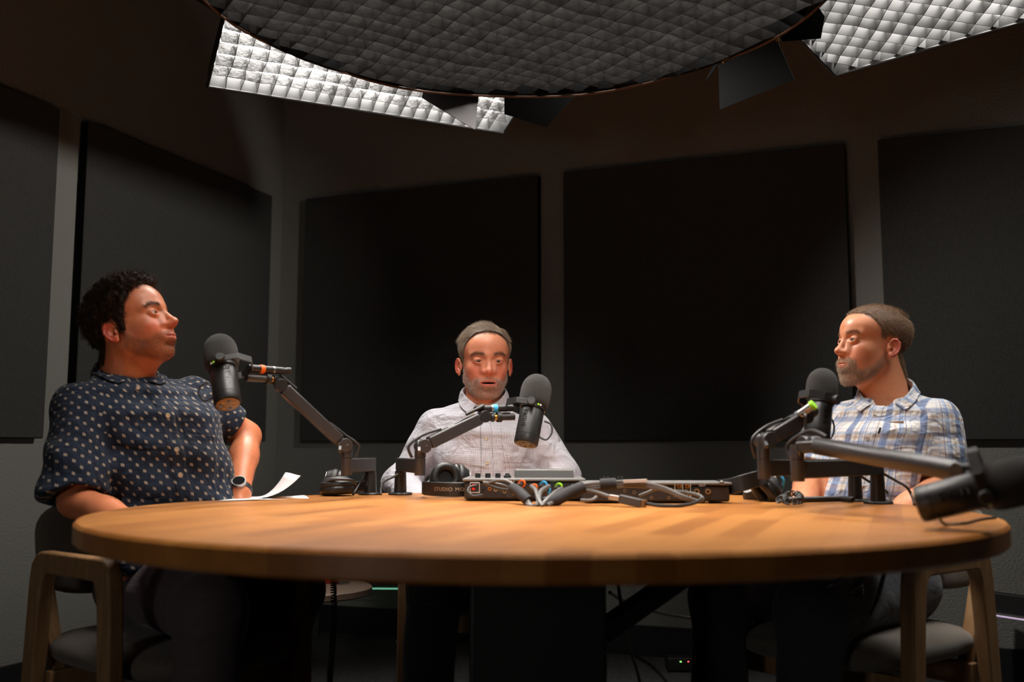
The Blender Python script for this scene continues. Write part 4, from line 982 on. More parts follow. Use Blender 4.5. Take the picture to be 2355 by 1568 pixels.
def sample_faces(V_, Q, mask_v, N, rs):
    wq = mask_v[Q].mean(1)*np.linalg.norm(np.cross(V_[Q[:, 2]]-V_[Q[:, 0]], V_[Q[:, 3]]-V_[Q[:, 1]]), axis=1)
    f = rs.choice(len(Q), N, p=wq/wq.sum()); a, b = rs.uniform(size=(2, N)); w_ = np.stack([(1-a)*(1-b), a*(1-b), a*b, (1-a)*b], 1)
    return Q[f], w_
HL = Wob(91, 4., 12)
def make_skin_mat(name, rough=.37):
    m = mat(name, (.6, .3, .2), rough, spec=.45, sss=.12); t = NT(m); a = t.n('ShaderNodeAttribute', attribute_name='tint')
    o = t.obj(); nz = t.noise(90, 4, .6, o); n2 = t.noise(14, 3, .5, o)
    c = t.mix(t.math('MULTIPLY', t.math('SUBTRACT', nz, .4), .35), a.outputs[0], (.30, .08, .05)); t.col(c); t.bump(t.noise(700, 3, .6, o), .18, .0008)
    return m
def build_head(P_, seed):
    """returns world-space verts, quads, colours and the local frame; P_: O (world origin), F, up, s"""
    Fv = np.array(P_['F'], float); Fv /= np.linalg.norm(Fv); up = np.array(P_.get('up', (0, 0, 1)), float); Lv = np.cross(up, Fv); Lv /= np.linalg.norm(Lv); Uv = np.cross(Fv, Lv)
    Rm = np.stack([Fv, Lv, Uv], 1); s = P_['s']*.01; O = np.array(P_['O'], float)
    S0 = head_sdf(P_); cz, rec = P_.get('cz', 1.), P_.get('rec', 0.)
    def warp(p):        # shorter / receding lower face
        q = np.array(p, F32); lo = np.clip(-3.0-q[:, 2], 0, 9); ext = np.maximum(-3.0-q[:, 2]-9*cz, 0)
        m = smooth01((q[:, 0]+1)/5); q[:, 2] -= lo*(1/cz-1)*m*(ext <= 0)+9*(1-cz)*m*(ext > 0); q[:, 0] += rec*lo*m; return q
    S = lambda p: S0(warp(p))
    V_, Q = surface(S, (-12.5, -10.5, -19), (13, 10.5, 13), P_.get('h', .24)); V_ = relax(V_, Q, 1, .35)
    N_ = vnormals(V_, Q); VR = V_; V_ = warp(V_).astype(float); x, y, z = V_.T; ay = np.abs(y)
    base = np.array(P_['skin']); red = np.array(P_['red']); col = np.tile(base, (len(V_), 1))
    def blend(m, c): col[:] = col*(1-m[:, None])+np.array(c)*m[:, None]
    G = lambda c, r: np.exp(-(((x-c[0])/r[0])**2+((ay-c[1])/r[1])**2+((z-c[2])/r[2])**2))
    blend(P_.get('blush', .6)*G((7.6, 3.9, -3.6), (3.5, 2.6, 2.3)), red); blend(.6*G((10.8, 0, -3.7), (1.3, 1.3, 1.3)), red); blend(.85*smooth01((ay-7.6)/.5)*(np.abs(x+1) < 4), red)
    blend(.2*G((8.5, 2.9, -.2), (2, 1.9, 1.1)), base*np.array([.62, .5, .55]))
    mo = P_.get('mouth', 0)
    w_l = np.interp(ay, [0, 1.3, 2.5, 2.8], [1, 1, .35, 0]); zc = -6.56-mo*.5
    lip = smooth01(1.6-np.abs(z-zc+.05)/(.46+mo*.5)/np.maximum(w_l, .05)*1.0)*(x > 8.2)*(ay < 2.6); blend(.8*lip, P_.get('lip', (.55, .16, .14)))
    if mo > 0: blend(smooth01((9.2-x)/.4)*(ay < 2)*(np.abs(z-zc) < .45)*(x > 7)*1., (.05, .008, .008))
    brow_z = 1.75+.35*np.exp(-((ay-3.2)/1.3)**2)-.3*(ay > 4.4)
    brow = np.exp(-((z-brow_z)/.5)**2)*smooth01((ay-1.0)/.6)*smooth01((5.6-ay)/.8)*(x > 4.5); blend(P_.get('brow_k', .5)*brow, P_['hair'])
    bm = beard_mask(V_, P_)*P_.get('beard_k', .5); blend(bm*P_.get('stub', .55), P_.get('stub_col', P_['hair']))
    hm = smooth01((z-hair_line(x, y, P_)+.2+.35*HL(V_))/1.0)*(ay < 7.9); blend(hm*.8, P_['hair'])
    for s_ in (1, -1): # lash line
        e = np.exp(-(((x-8.6)/.8)**2+((y-s_*2.9)/1.3)**2+((z-(.18+P_.get('lid', 0)))/.16)**2)); blend(.3*e, (.06, .03, .02))
    W = (VR*s)@Rm.T+O
    return dict(V=W, Q=Q, col=col, L=V_, VR=VR, N=N_, NW=N_@Rm.T, Rm=Rm, s=s, O=O)
def add_eyes(H, P_, parent):
    g = np.array(P_.get('gaze', P_['F']), float); g /= np.linalg.norm(g)
    for s in (1, -1):
        c = Vector(H['O']+H['Rm']@(np.array([7.52, s*2.9, -.15])*H['s'])); r = 1.10*H['s']; gv = Vector(g); mb = MB()
        mb.lathe([(r*math.sin(a), -r*math.cos(a)) for a in [PI*i/16 for i in range(17)]], c, gv, 24)
        e = obj('eye', mb, M_eye, parent, angle=180)
        pr = [(0, r*1.004)]+[(r*math.sin(a)*1.004, r*math.cos(a)*1.004) for a in (.12, .25, .36, .48)]
        mb = MB(); mb.lathe(pr, c, gv, 24); obj('iris', mb, P_['iris'], e, angle=180)
        mb = MB(); mb.lathe([(0, r*1.012), (r*.12, r*1.009), (r*.2, r*.99)], c, gv, 18); obj('pupil', mb, M_glossy, e, angle=180)
def add_hair(H, P_, parent, seed, name='hair'):
    rs = np.random.RandomState(seed); L, Q, N_ = H['L'], H['Q'], H['N']; x, y, z = L.T; ay = np.abs(y)
    hl = hair_line(x, y, P_)+.35*HL(L); m = smooth01((z-hl)/1.3)*(ay < 8.2)
    ear = (x > -3.2) & (x < .8) & (z < P_.get('ear_z', .5)) & (ay > 6.6); m = np.where(ear, 0, m)
    th = P_['hair_t'](x, y, z)                                   # thickness in cm
    W = Wob(seed, 2.1, 12); W2 = Wob(seed+5, 5.5, 12)
    bumpy = 1+P_.get('hair_b', .25)*W(L)*.5+P_.get('hair_b', .25)*W2(L)*.35
    keep = m[Q].min(1) > P_.get('cap', .3); q = Q[keep]; used = np.unique(q); mp = np.full(len(L), -1); mp[used] = np.arange(len(used))
    Lc = H['VR'][used]+N_[used]*(th*m**2.5*bumpy*.5)[used][:, None]; Vc = (Lc*H['s'])@H['Rm'].T+H['O']; qc = mp[q]
    # strands rooted in the cap
    Nn = P_['hair_n']; fq, w_ = sample_faces(L, Q, m, Nn, rs); g = lambda A: (A[fq]*w_[..., None]).sum(1)
    p = g(H['VR']); n_ = g(N_); n_ /= np.linalg.norm(n_, axis=1, keepdims=True); mk = (m[fq]*w_).sum(1); t_ = P_['hair_t'](*p.T)*mk
    comb = P_['comb'](p); comb -= n_*(comb*n_).sum(1, keepdims=True); lift = P_.get('lift', .6)
    d = n_*lift+comb+rs.normal(size=p.shape)*P_.get('mess', .25); d /= np.linalg.norm(d, axis=1, keepdims=True)
    ln = (t_*P_.get('hair_l', 1.1)*1.15+.25)*rs.uniform(.7, 1.2, Nn); root = p+n_*(t_*mk*.3)[:, None]
    Vs, Qs = strands((root*H['s'])@H['Rm'].T+H['O'], d@H['Rm'].T, ln*H['s'], P_.get('hair_r', .00022), 6, P_.get('curl', 0.), seed+3)
    VV = np.concatenate([Vc, Vs]); QQ = np.concatenate([qc, Qs+len(Vc)])
    c1 = np.array(P_['hair']); c2 = np.array(P_.get('hair2', c1)); k = rs.uniform(size=Nn)**1.5
    cs = np.repeat(c1[None]*(1-k[:, None])+c2[None]*k[:, None], 18, 0); cc = np.tile(c1*.8, (len(Vc), 1))
    return fast_mesh(name, VV, QQ, M_hair, parent, color=np.concatenate([cc, cs]))
def add_beard(H, P_, parent, seed):
    rs = np.random.RandomState(seed); L, Q, N_ = H['L'], H['Q'], H['N']; m = beard_mask(L, P_)
    if 'beard_w' in P_: m = m*P_['beard_w'](L)
    Nn = P_['beard_n']; fq, w_ = sample_faces(L, Q, m+1e-9, Nn, rs); g = lambda A: (A[fq]*w_[..., None]).sum(1)
    p = g(H['VR']); n_ = g(N_); n_ /= np.linalg.norm(n_, axis=1, keepdims=True)
    d = n_*.5+np.array([.1, 0, -.8])+rs.normal(size=p.shape)*.28; d /= np.linalg.norm(d, axis=1, keepdims=True)
    ln = P_['beard_l']*rs.uniform(.5, 1.2, Nn)*(.45+.55*np.minimum(1, (m[fq]*w_).sum(1)))
    Vs, Qs = strands((p*H['s'])@H['Rm'].T+H['O'], d@H['Rm'].T, ln*H['s'], P_.get('beard_r', .00016), 4, 0, seed)
    k = rs.uniform(size=Nn)[:, None] < P_.get('grey', .3); c = np.where(k, np.array(P_['beard2']), np.array(P_['beard1']))
    c = c*rs.uniform(.7, 1.2, (Nn, 1))
    o = fast_mesh('beard', Vs, Qs, M_hair, parent, color=np.repeat(c, 12, 0))
    # eyebrows
    x, y, z = L.T; ay = np.abs(y); bz = 1.75+.35*np.exp(-((ay-3.2)/1.3)**2)-.3*(ay > 4.4)
    bw = np.exp(-((z-bz)/.42)**2)*smooth01((ay-1.1)/.6)*smooth01((5.3-ay)/.8)*(x > 4.5)
    for s in (1, -1):
        ms = bw*(y*s > 0)+1e-12; fq, w_ = sample_faces(L, Q, ms, 420, rs); p = (H['VR'][fq]*w_[..., None]).sum(1); n_ = (N_[fq]*w_[..., None]).sum(1)
        d = n_*.15+np.array([-.25, s*1., .1])+rs.normal(size=p.shape)*.18; d /= np.linalg.norm(d, axis=1, keepdims=True)
        Vs, Qs = strands((p*H['s'])@H['Rm'].T+H['O'], d@H['Rm'].T, rs.uniform(.3, .55, 420)*H['s'], .00013, 4, 0, seed+7)
        fast_mesh('eyebrow', Vs, Qs, M_hair, parent, color=np.tile(np.array(P_['brow']), (len(Vs), 1)))
    return o
M_eye = mat('eye_white', (.52, .46, .43), .25)
M_iris_brown = mat('iris_brown', (.05, .022, .010), .2); M_iris_grey = mat('iris_grey', (.12, .15, .14), .2)
M_hair = mat('hair', (.1, .07, .05), .6, spec=.22); t = NT(M_hair); a = t.n('ShaderNodeAttribute', attribute_name='tint'); t.col(a.outputs[0])
# ================================================================== PEOPLE: heads
def V3(p): return np.array(p, float)
def head_origin(eye_px, Y, P_, side):
    """place the head so that the given eye lands on the pixel; side +1 = the person's left eye"""
    Fv = V3(P_['F']); Fv /= np.linalg.norm(Fv); Lv = np.cross(P_.get('up', (0, 0, 1)), Fv); Lv /= np.linalg.norm(Lv); Uv = np.cross(Fv, Lv)
    return V3(P(eye_px[0], eye_px[1], Y))-(Fv*8.4+Lv*2.9*side)*.01*P_['s']
def hp(yaw, pitch):      # yaw: 0 = towards the camera, + = image right; pitch: + = up
    a, b = math.radians(yaw), math.radians(pitch); return (math.sin(a)*math.cos(b), -math.cos(a)*math.cos(b), math.sin(b))
PL = dict(F=hp(79, 21), s=1.02, ear=.86, cz=.86, rec=.13, nose=.25, up=(.0, 0, 1), skin=(.76, .265, .125), red=(.68, .11, .07), hair=(.026, .016, .011), hair2=(.13, .08, .05), iris=M_iris_brown,
          open=.68, jaw=.35, dbl=.9, wide=.3, neck=(-3.6, 0, -19), neck_r=6.5, beard_k=.75, stub=.45, stub_col=(.07, .035, .022),
          hair_t=lambda x, y, z: np.interp(z, [-8, -2, 3, 7, 11], [.3, .6, 1.0, 1.8, 2.5])*np.interp(x, [-10, -4, 3, 6, 8], [.7, .85, 1.25, 1.45, 1.25]),
          hair_n=19000, hair_l=.55, hair_b=.6, hair_r=.00044, curl=.0060, mess=.45, lift=.45, comb=lambda p: np.stack([.5+0*p[:, 0], np.sign(p[:, 1])*.2, -.35+0*p[:, 0]], 1),
          beard_n=5200, beard_l=.42, beard1=(.035, .02, .014), beard2=(.10, .06, .04), grey=.3, beard_r=.00013, brow=(.02, .012, .009), brow_k=.6, lip=(.56, .17, .15), gaze=hp(84, 12),
          hl_x=[-11, -6, -4.6, -2.9, .3, .6, 2.3, 2.8, 4.2, 5.6, 6.6, 8.0, 11], hl_z=[-8.5, -8, -5.5, .4, .4, -3.4, -3.0, .2, 3.2, 5.8, 7.0, 8.0, 8.0])
PL['O'] = head_origin((356, 717), 2.335, PL, -1)
PM = dict(F=hp(9, -6), s=.99, cz=.95, crown=-.6, skin=(.76, .30, .175), red=(.64, .12, .085), hair=(.19, .135, .095), hair2=(.50, .40, .30), iris=M_iris_brown, mouth=.6,
          open=.55, lid=-.14, jaw=.15, neck=(-4.6, 0, -19), beard_k=.6, stub=.42, stub_col=(.36, .26, .21),
          hair_t=lambda x, y, z: np.interp(z, [-8, -2, 3, 7, 11], [.3, .35, .5, 1.0, 1.0])*np.interp(y, [-7, 3, 5, 7], [1, 1.15, .8, .8]),
          hair_n=12000, hair_l=1.9, hair_b=.12, hair_r=.00026, mess=.07, lift=.09, cap=.8, comb=lambda p: np.stack([np.where(p[:, 2] > 6, -.2, .25), np.where(p[:, 2] > 4, -1.0, 0.)*np.where(p[:, 1] > 3.6, -.7, 1), np.where(p[:, 2] > 6, 0, -1.)], 1),
          beard_n=7500, beard_l=.55, beard1=(.20, .13, .09), beard2=(.66, .56, .49), grey=.82, beard_r=.00020, brow=(.10, .06, .04), brow_k=.5, lip=(.60, .15, .15), gaze=hp(9, -26),
          hl_x=[-11, -6, -4.2, -2.7, .6, .9, 2.4, 3.1, 4.6, 5.8, 6.4, 7.6, 11], hl_z=[-8.5, -8, -5, .6, .6, -1.8, -1.4, 1.0, 3.4, 6.4, 7.6, 7.6, 7.6])
PM['O'] = head_origin((1101, 828), 2.885, PM, -1)
PR = dict(F=hp(-76, 3), s=.965, nose=.25, crown=-1.2, cap=.6, blush=.35, skin=(.74, .31, .165), red=(.62, .15, .11), hair=(.19, .112, .068), hair2=(.52, .37, .25), iris=M_iris_grey,
          open=.6, jaw=.2, wide=.2, dbl=.3, neck=(-4.2, 0, -19), neck_r=6.1, beard_k=.8, stub=.5, stub_col=(.16, .09, .06),
          hair_t=lambda x, y, z: np.interp(z, [-8, -2, 3, 6, 8, 11], [.35, .3, .3, .45, .6, .6])*np.interp(x, [-10, -3, 6, 8], [1.7, 1.2, .9, .9]),
          hair_n=16000, hair_l=1.1, hair_b=.15, hair_r=.00024, mess=.28, lift=.40, comb=lambda p: np.stack([np.where(p[:, 2] > 6.5, 1., -.25), 0*p[:, 0], np.where(p[:, 2] > 6.5, -.1, -1.)], 1),
          beard_n=6500, beard_l=.95, beard1=(.27, .16, .095), beard2=(.68, .56, .43), grey=.62, beard_r=.00016, brow=(.16, .085, .05), brow_k=.35, lip=(.56, .2, .16), gaze=hp(-76, 1),
          bt_x=[.5, 2, 4, 6, 7.4, 8.0, 8.6, 9.5], bt_z=[-2., -4.0, -6.4, -7.6, -7.4, -5.0, -4.5, -4.5], beard_w=lambda L: np.interp(L[:, 0], [1, 3, 6, 8], [.5, .9, 1, 1.2]),
          hl_x=[-11, -6, -4.4, -2.9, .6, .9, 2.2, 2.5, 3.6, 4.8, 6.0, 7.4, 8.2, 11], hl_z=[-10.5, -10, -6, .7, .7, -.5, 0.4, 2.6, 4.2, 5.8, 6.7, 7.0, 7.0, 7.0])
PR['O'] = head_origin((1960, 780), 2.565, PR, 1)
# ================================================================== PEOPLE: bodies and clothes
def A3(p): return np.array([float(v) for v in p])
def loft_fn(secs, L, D, e=2.4):
    """elliptic loft along z: secs = [(center xyz, half width, half depth)], bottom to top"""
    zs = np.array([s[0][2] for s in secs]); cs = np.array([s[0] for s in secs], float); a = np.array([s[1] for s in secs]); b = np.array([s[2] for s in secs])
    L = A3(L); D = A3(D)
    def fn(p):
        z = p[:, 2]; zz = np.clip(z, zs[0], zs[-1]); k = np.clip(np.searchsorted(zs, zz)-1, 0, len(zs)-2); t_ = (zz-zs[k])/(zs[k+1]-zs[k]); t_ = t_*t_*(3-2*t_)
        c = cs[k]*(1-t_[:, None])+cs[k+1]*t_[:, None]; aa = a[k]*(1-t_)+a[k+1]*t_; bb = b[k]*(1-t_)+b[k+1]*t_
        q = p-c; l = np.abs(q@L)/aa; d = np.abs(q@D)/bb; r = (l**e+d**e)**(1/e)
        dd = (r-1)*np.minimum(aa, bb)*.9; ez = np.maximum(z-zs[-1], zs[0]-z)
        return np.where(ez > 0, np.sqrt(np.maximum(dd, 0)**2+ez**2)+np.minimum(dd, 0)*0, dd)
    return fn
def hand(S, wrist, knuckle_dir, palm_n, s=1., curl=.5, side=1):
    """five-fingered hand: knuckle_dir = wrist -> knuckles, palm_n = out of the palm; side +1 puts the thumb on (dir x palm)"""
    w = A3(wrist); d = A3(knuckle_dir); d /= np.linalg.norm(d); n = A3(palm_n); n -= d*(n@d); n /= np.linalg.norm(n); t_ = np.cross(d, n)*side
    S.cap(w, w+d*.045*s, .024*s, .028*s, k=.02)
    S.ell(w+d*.055*s, (.046*s, .042*s, .016*s), np.stack([d, t_, n], 1), k=.015)
    for i, (o, L_, r) in enumerate(((.030, .072, .0088), (.011, .080, .0092), (-.009, .074, .0088), (-.028, .060, .0078))):
        a = w+d*(.088-.004*abs(i-1.2))*s+t_*o*s; q = [a]
        for seg, ang in ((.45, .35), (.32, .9), (.23, 1.3)):
            q.append(q[-1]+(d*math.cos(ang*curl)+n*math.sin(ang*curl))*L_*seg*s)
        for j in range(3): S.cap(q[j], q[j+1], r*s*(1-.07*j), r*s*(.93-.07*j), k=.005)
    a = w+d*.025*s+t_*.026*s; b = a+(d*.6+t_*.65+n*.3)*.042*s; c = b+(d*.85+t_*.25+n*.35)*.034*s; e = c+(d*.9+n*.35)*.026*s
    S.cap(a, b, .014*s, .0115*s, k=.012); S.cap(b, c, .0112*s, .010*s, k=.005); S.cap(c, e, .010*s, .0085*s, k=.004)
def hand_box(lo, hi): pass
def weave_uv(V_, Q, secs, L, D, arms, ctr):
    """pattern coordinates in metres: wrap around the trunk, along and around each sleeve"""
    fc = V_[Q].mean(1); zs = np.array([s[0][2] for s in secs]); cs = np.array([s[0] for s in secs], float)
    c = np.stack([np.interp(fc[:, 2], zs, cs[:, i]) for i in range(3)], 1); a = np.interp(fc[:, 2], zs, [s[1] for s in secs])
    reg = np.zeros(len(Q), int); best = np.abs((fc-c)@L)-a*.93
    for i, (p0, p1, r) in enumerate(arms):
        ab = p1-p0; t_ = np.clip(((fc-p0)@ab)/(ab@ab), 0, 1); d = np.linalg.norm(fc-p0-t_[:, None]*ab, axis=1)-r
        lat = (fc-c)@L; m = (d < .018) & (best > -.012) & (np.sign(lat) == np.sign(((p0+p1)/2-ctr)@L)); dd = d; 
        if i: m &= (reg == 0) | (dd < dprev)
        reg[m] = i+1; dprev = np.where(m, dd, dprev if i else 9.)
    P_ = V_[Q]; uv = np.zeros((len(Q), 4, 2))
    cc = np.stack([np.interp(P_[..., 2], zs, cs[:, i]) for i in range(3)], -1); q = P_-cc; aa = np.interp(P_[..., 2], zs, [s[1] for s in secs]); bb = np.interp(P_[..., 2], zs, [s[2] for s in secs])
    th = np.arctan2((q@L)/aa, (q@D)/bb); s0 = th[:, :1]; th = s0+(th-s0+PI) % (2*PI)-PI
    # arc length at a fixed mean ellipse so stripes stay vertical
    uv[..., 0] = th*.158; uv[..., 1] = P_[..., 2]-.05*np.minimum(0, 0)
    for i, (p0, p1, r) in enumerate(arms):
        m = reg == i+1
        if not m.any(): continue
        ax = (p1-p0)/np.linalg.norm(p1-p0); u = D-ax*(D@ax); u /= np.linalg.norm(u); v = np.cross(ax, u); q = P_[m]-p0
        th = np.arctan2(q@v, q@u); s0 = th[:, :1]; th = s0+(th-s0+PI) % (2*PI)-PI
        uv[m, :, 0] = th*r+3.168*(i+1); uv[m, :, 1] = q@ax+.173*(i+1)
    return uv
def front_point(f, p, D, far=.35):
    """walk from outside along -D until the surface"""
    s = np.linspace(far, -.05, 200); pts = A3(p)[None]+A3(D)[None]*s[:, None]; d = f(pts.astype(F32)); i = np.argmax(d < 0)
    return Vector(pts[max(i-1, 0)])
def collar(par, m, C0, up, F_, L, ra, rb, h, leaf, gap, pt_len, spread, f_sdf, name='collar'):
    """fold-over shirt collar: a band around the neck and a leaf folded down over the shirt, ending in two points"""
    up = Vector(up).normalized(); F_ = Vector(F_); F_ = (F_-up*F_.dot(up)).normalized(); L = up.cross(F_); n = 72; V_ = []; f = []; uv = []; rows = 8; DR = []
    for i in range(n+1):
        t_ = i/n; a = gap+(2*PI-2*gap)*t_; e = min(t_, 1-t_); dr = F_*math.cos(a)+L*math.sin(a); k = max(0, 1-e/.16)**1.2
        rr = 1/math.sqrt((math.cos(a)/rb)**2+(math.sin(a)/ra)**2); dip = -.012*k
        sg = 1 if a < PI else -1; hh = h*(1-.25*k)
        base = C0+dr*rr-up*.004+up*dip; fold = C0+dr*(rr+.001)+up*(hh+dip)
        ll = leaf+pt_len*k; low = fold+dr*(.006+spread)-up*ll+L*(sg*.016*k)
        P6 = [base, base*.5+fold*.5, fold-dr*.001, fold+dr*.0035+up*.002, fold+dr*.007-up*.004, fold*.62+low*.38+dr*.006, fold*.3+low*.7+dr*.004, low]
        for j, p in enumerate(P6): V_.append(tuple(p)); uv.append((a*.075, [0, .02, .035, .038, .043, .052, .061, .069][j])); DR.append(tuple((dr*.35+up*.95) if j >= 4 else dr*0))
    for i in range(n):
        for j in range(rows-1): f.append((i*rows+j, (i+1)*rows+j, (i+1)*rows+j+1, i*rows+j+1))
    VA = np.array(V_); DA = np.array(DR)
    for _ in range(12):
        d = f_sdf(VA.astype(F32)); VA += DA*np.clip(.0045-d, 0, .01)[:, None]
    Q = np.array(f); o = fast_mesh(name, VA, Q, m, par, uv=np.array(uv)[Q])
    md = o.modifiers.new('thick', 'SOLIDIFY'); md.thickness = .0016; md.offset = 0
    sb = o.modifiers.new('sub', 'SUBSURF'); sb.levels = sb.render_levels = 1
    return o
def button(par, p, D, m, r=.0055):
    b = MB(); q = Vector(p); b.lathe([(0, -.001), (r, -.001), (r, .0012), (r*.8, .0018), (r*.6, .0012), (0, .0012)], q, D, 20); o = obj('button', b, m, par)
    b = MB(); u = Vector(D).orthogonal().normalized(); v = Vector(D).cross(u)
    for i, j in ((1, 1), (1, -1), (-1, 1), (-1, -1)): b.cyl(q+(u*i+v*j)*r*.22+Vector(D)*.001, q+(u*i+v*j)*r*.22+Vector(D)*.0015, r*.1, n=8)
    return o
# ------------------------------------------------------------------ cloth materials, pattern driven by the 'weave' coordinates
def cloth_mat(name, kind, plk=0., pocket=None):
    m = mat(name, (.5, .5, .5), .85, spec=.25, sheen=.1); t = NT(m); uvn = t.n('ShaderNodeUVMap', uv_map='weave'); sep = t.n('ShaderNodeSeparateXYZ'); t.l(uvn.outputs[0], sep.inputs[0]); u, v = sep.outputs[0], sep.outputs[1]
    o = t.obj()
    def cell(x, p): return t.math('SUBTRACT', t.math('MODULO', t.math('ADD', t.math('DIVIDE', x, p), 1000.), 1.), .5)
    def stripe(x, p, c, w_, soft=.02):      # 1 inside a stripe centred at c (fraction of period)
        d = t.math('ABSOLUTE', t.math('SUBTRACT', t.math('MODULO', t.math('ADD', t.math('DIVIDE', x, p), 1000.5-c), 1.), .5))
        mr = t.n('ShaderNodeMapRange'); t.l(d, mr.inputs[0]); mr.inputs[1].default_value = w_/2-soft; mr.inputs[2].default_value = w_/2+soft; mr.inputs[3].default_value = 1; mr.inputs[4].default_value = 0; return mr.outputs[0]
    if kind == 'dots':
        a, b = .030, .026
        def dot(du, dv):
            x = cell(t.math('ADD', u, du), a); y = cell(t.math('ADD', v, dv), b); x = t.math('MULTIPLY', x, a); y = t.math('MULTIPLY', y, b)
            # a little four-petal flower
            ax = t.math('SUBTRACT', t.math('ABSOLUTE', x), .0016); ay = t.math('SUBTRACT', t.math('ABSOLUTE', t.math('ADD', y, t.math('MULTIPLY', x, .3))), .0016)
            d = t.math('SQRT', t.math('ADD', t.math('MULTIPLY', ax, ax), t.math('MULTIPLY', ay, ay)))
            return t.math('LESS_THAN', d, .00165)
        k = t.math('MAXIMUM', dot(0, 0), dot(a/2, b/2))
        t.col(t.mix(k, t.mix(t.noise(30, 3, .5, o), (.010, .018, .036), (.017, .028, .052)), (.40, .33, .25)))
    elif kind == 'check':
        p = .0027; k = t.math('MAXIMUM', stripe(u, p, .5, .34, .06), stripe(v, p, .5, .34, .06)); k2 = t.math('MULTIPLY', stripe(u, p, .5, .34, .06), stripe(v, p, .5, .34, .06))
        c = t.mix(k, (.76, .74, .76), (.30, .30, .37)); c = t.mix(k2, c, (.12, .12, .17)); t.col(c)
    else:
        c = (.66, .63, .61); P1, P2 = .088, .062
        c = t.mix(t.math('MULTIPLY', stripe(u, P1, .30, .20, .02), .78), c, (.07, .13, .30))
        c = t.mix(t.math('MULTIPLY', stripe(u, P1, .52, .05, .012), .5), c, (.50, .33, .18))
        c = t.mix(t.math('MULTIPLY', stripe(u, P1, .68, .12, .02), .6), c, (.22, .35, .58))
        c = t.mix(t.math('MULTIPLY', stripe(u, P1, .80, .022, .006), .8), c, (.05, .09, .22))
        c = t.mix(t.math('MULTIPLY', stripe(u, P1, .64, .016, .005), .8), c, (.05, .09, .22))
        c = t.mix(t.math('MULTIPLY', stripe(u, P1, .93, .018, .006), .6), c, (.20, .34, .60))
        c = t.mix(t.math('MULTIPLY', stripe(v, P2, .25, .22, .03), .6), c, (.13, .20, .38))
        c = t.mix(t.math('MULTIPLY', stripe(v, P2, .52, .05, .012), .4), c, (.52, .35, .2))
        c = t.mix(t.math('MULTIPLY', stripe(v, P2, .68, .11, .02), .5), c, (.28, .42, .62))
        c = t.mix(t.math('MULTIPLY', stripe(v, P2, .85, .03, .01), .5), c, (.16, .26, .5))
        t.col(c)
    def sst(x, e0, e1):
        mr = t.n('ShaderNodeMapRange'); mr.interpolation_type = 'SMOOTHSTEP'; t.l(x, mr.inputs[0]); mr.inputs[1].default_value = e0; mr.inputs[2].default_value = e1; return mr.outputs[0]
    du = t.math('ABSOLUTE', t.math('SUBTRACT', u, plk)); seam = t.math('SUBTRACT', 1., sst(du, .0155, .0175))
    seam = t.math('SUBTRACT', seam, t.math('MULTIPLY', t.math('SUBTRACT', sst(du, .0120, .0126), sst(du, .0132, .0138)), .25))
    if pocket:
        u0, u1, z0, z1 = pocket; uc, zc_ = (u0+u1)/2, (z0+z1)/2
        pu = t.math('SUBTRACT', t.math('ABSOLUTE', t.math('SUBTRACT', u, uc)), (u1-u0)/2); pv = t.math('SUBTRACT', t.math('ABSOLUTE', t.math('SUBTRACT', v, zc_)), (z1-z0)/2)
        pk = t.math('MAXIMUM', pu, pv); seam = t.math('ADD', seam, t.math('SUBTRACT', 1., sst(pk, -.001, .001)))
    w1 = t.noise(1, 3, .55, t.mapping(o, (16, 16, 9), (.5, .3, .4)), .8); w2 = t.noise(1, 2, .5, t.mapping(o, (9, 30, 26), (.2, .9, .1)), .6)
    nb = t.bump(t.math('ADD', w1, t.math('MULTIPLY', w2, .6)), .75, .022); t.bump(seam, .9, .0022, nb)
    return m
M_navy = cloth_mat('navy_dotted_cotton', 'dots', .0, (.035, .125, .895, .985)); M_check = cloth_mat('fine_check_cotton', 'check', .0, (.045, .135, .83, .93)); M_plaid = cloth_mat('blue_plaid_cotton', 'plaid', -.01, (.025, .12, .84, .935))
def trouser_mat(name, c):
    m = mat(name, c, .75, spec=.3, sheen=.15); t = NT(m); o = t.obj(); t.bump(t.noise(1, 3, .6, t.mapping(o, (7, 7, 18), (.3, .5, .2)), .5), .6, .02); return m
M_tr1 = trouser_mat('plum_brown_twill', (.11, .082, .090)); M_tr2 = trouser_mat('black_twill', (.012, .012, .013)); M_tr3 = trouser_mat('charcoal_navy_twill', (.045, .047, .056))
M_btn = mat('cream_button', (.55, .48, .36), .35); M_btnw = mat('white_button', (.6, .58, .55), .3)
M_shoe = mat('dark_shoe_leather', (.012, .011, .010), .4)

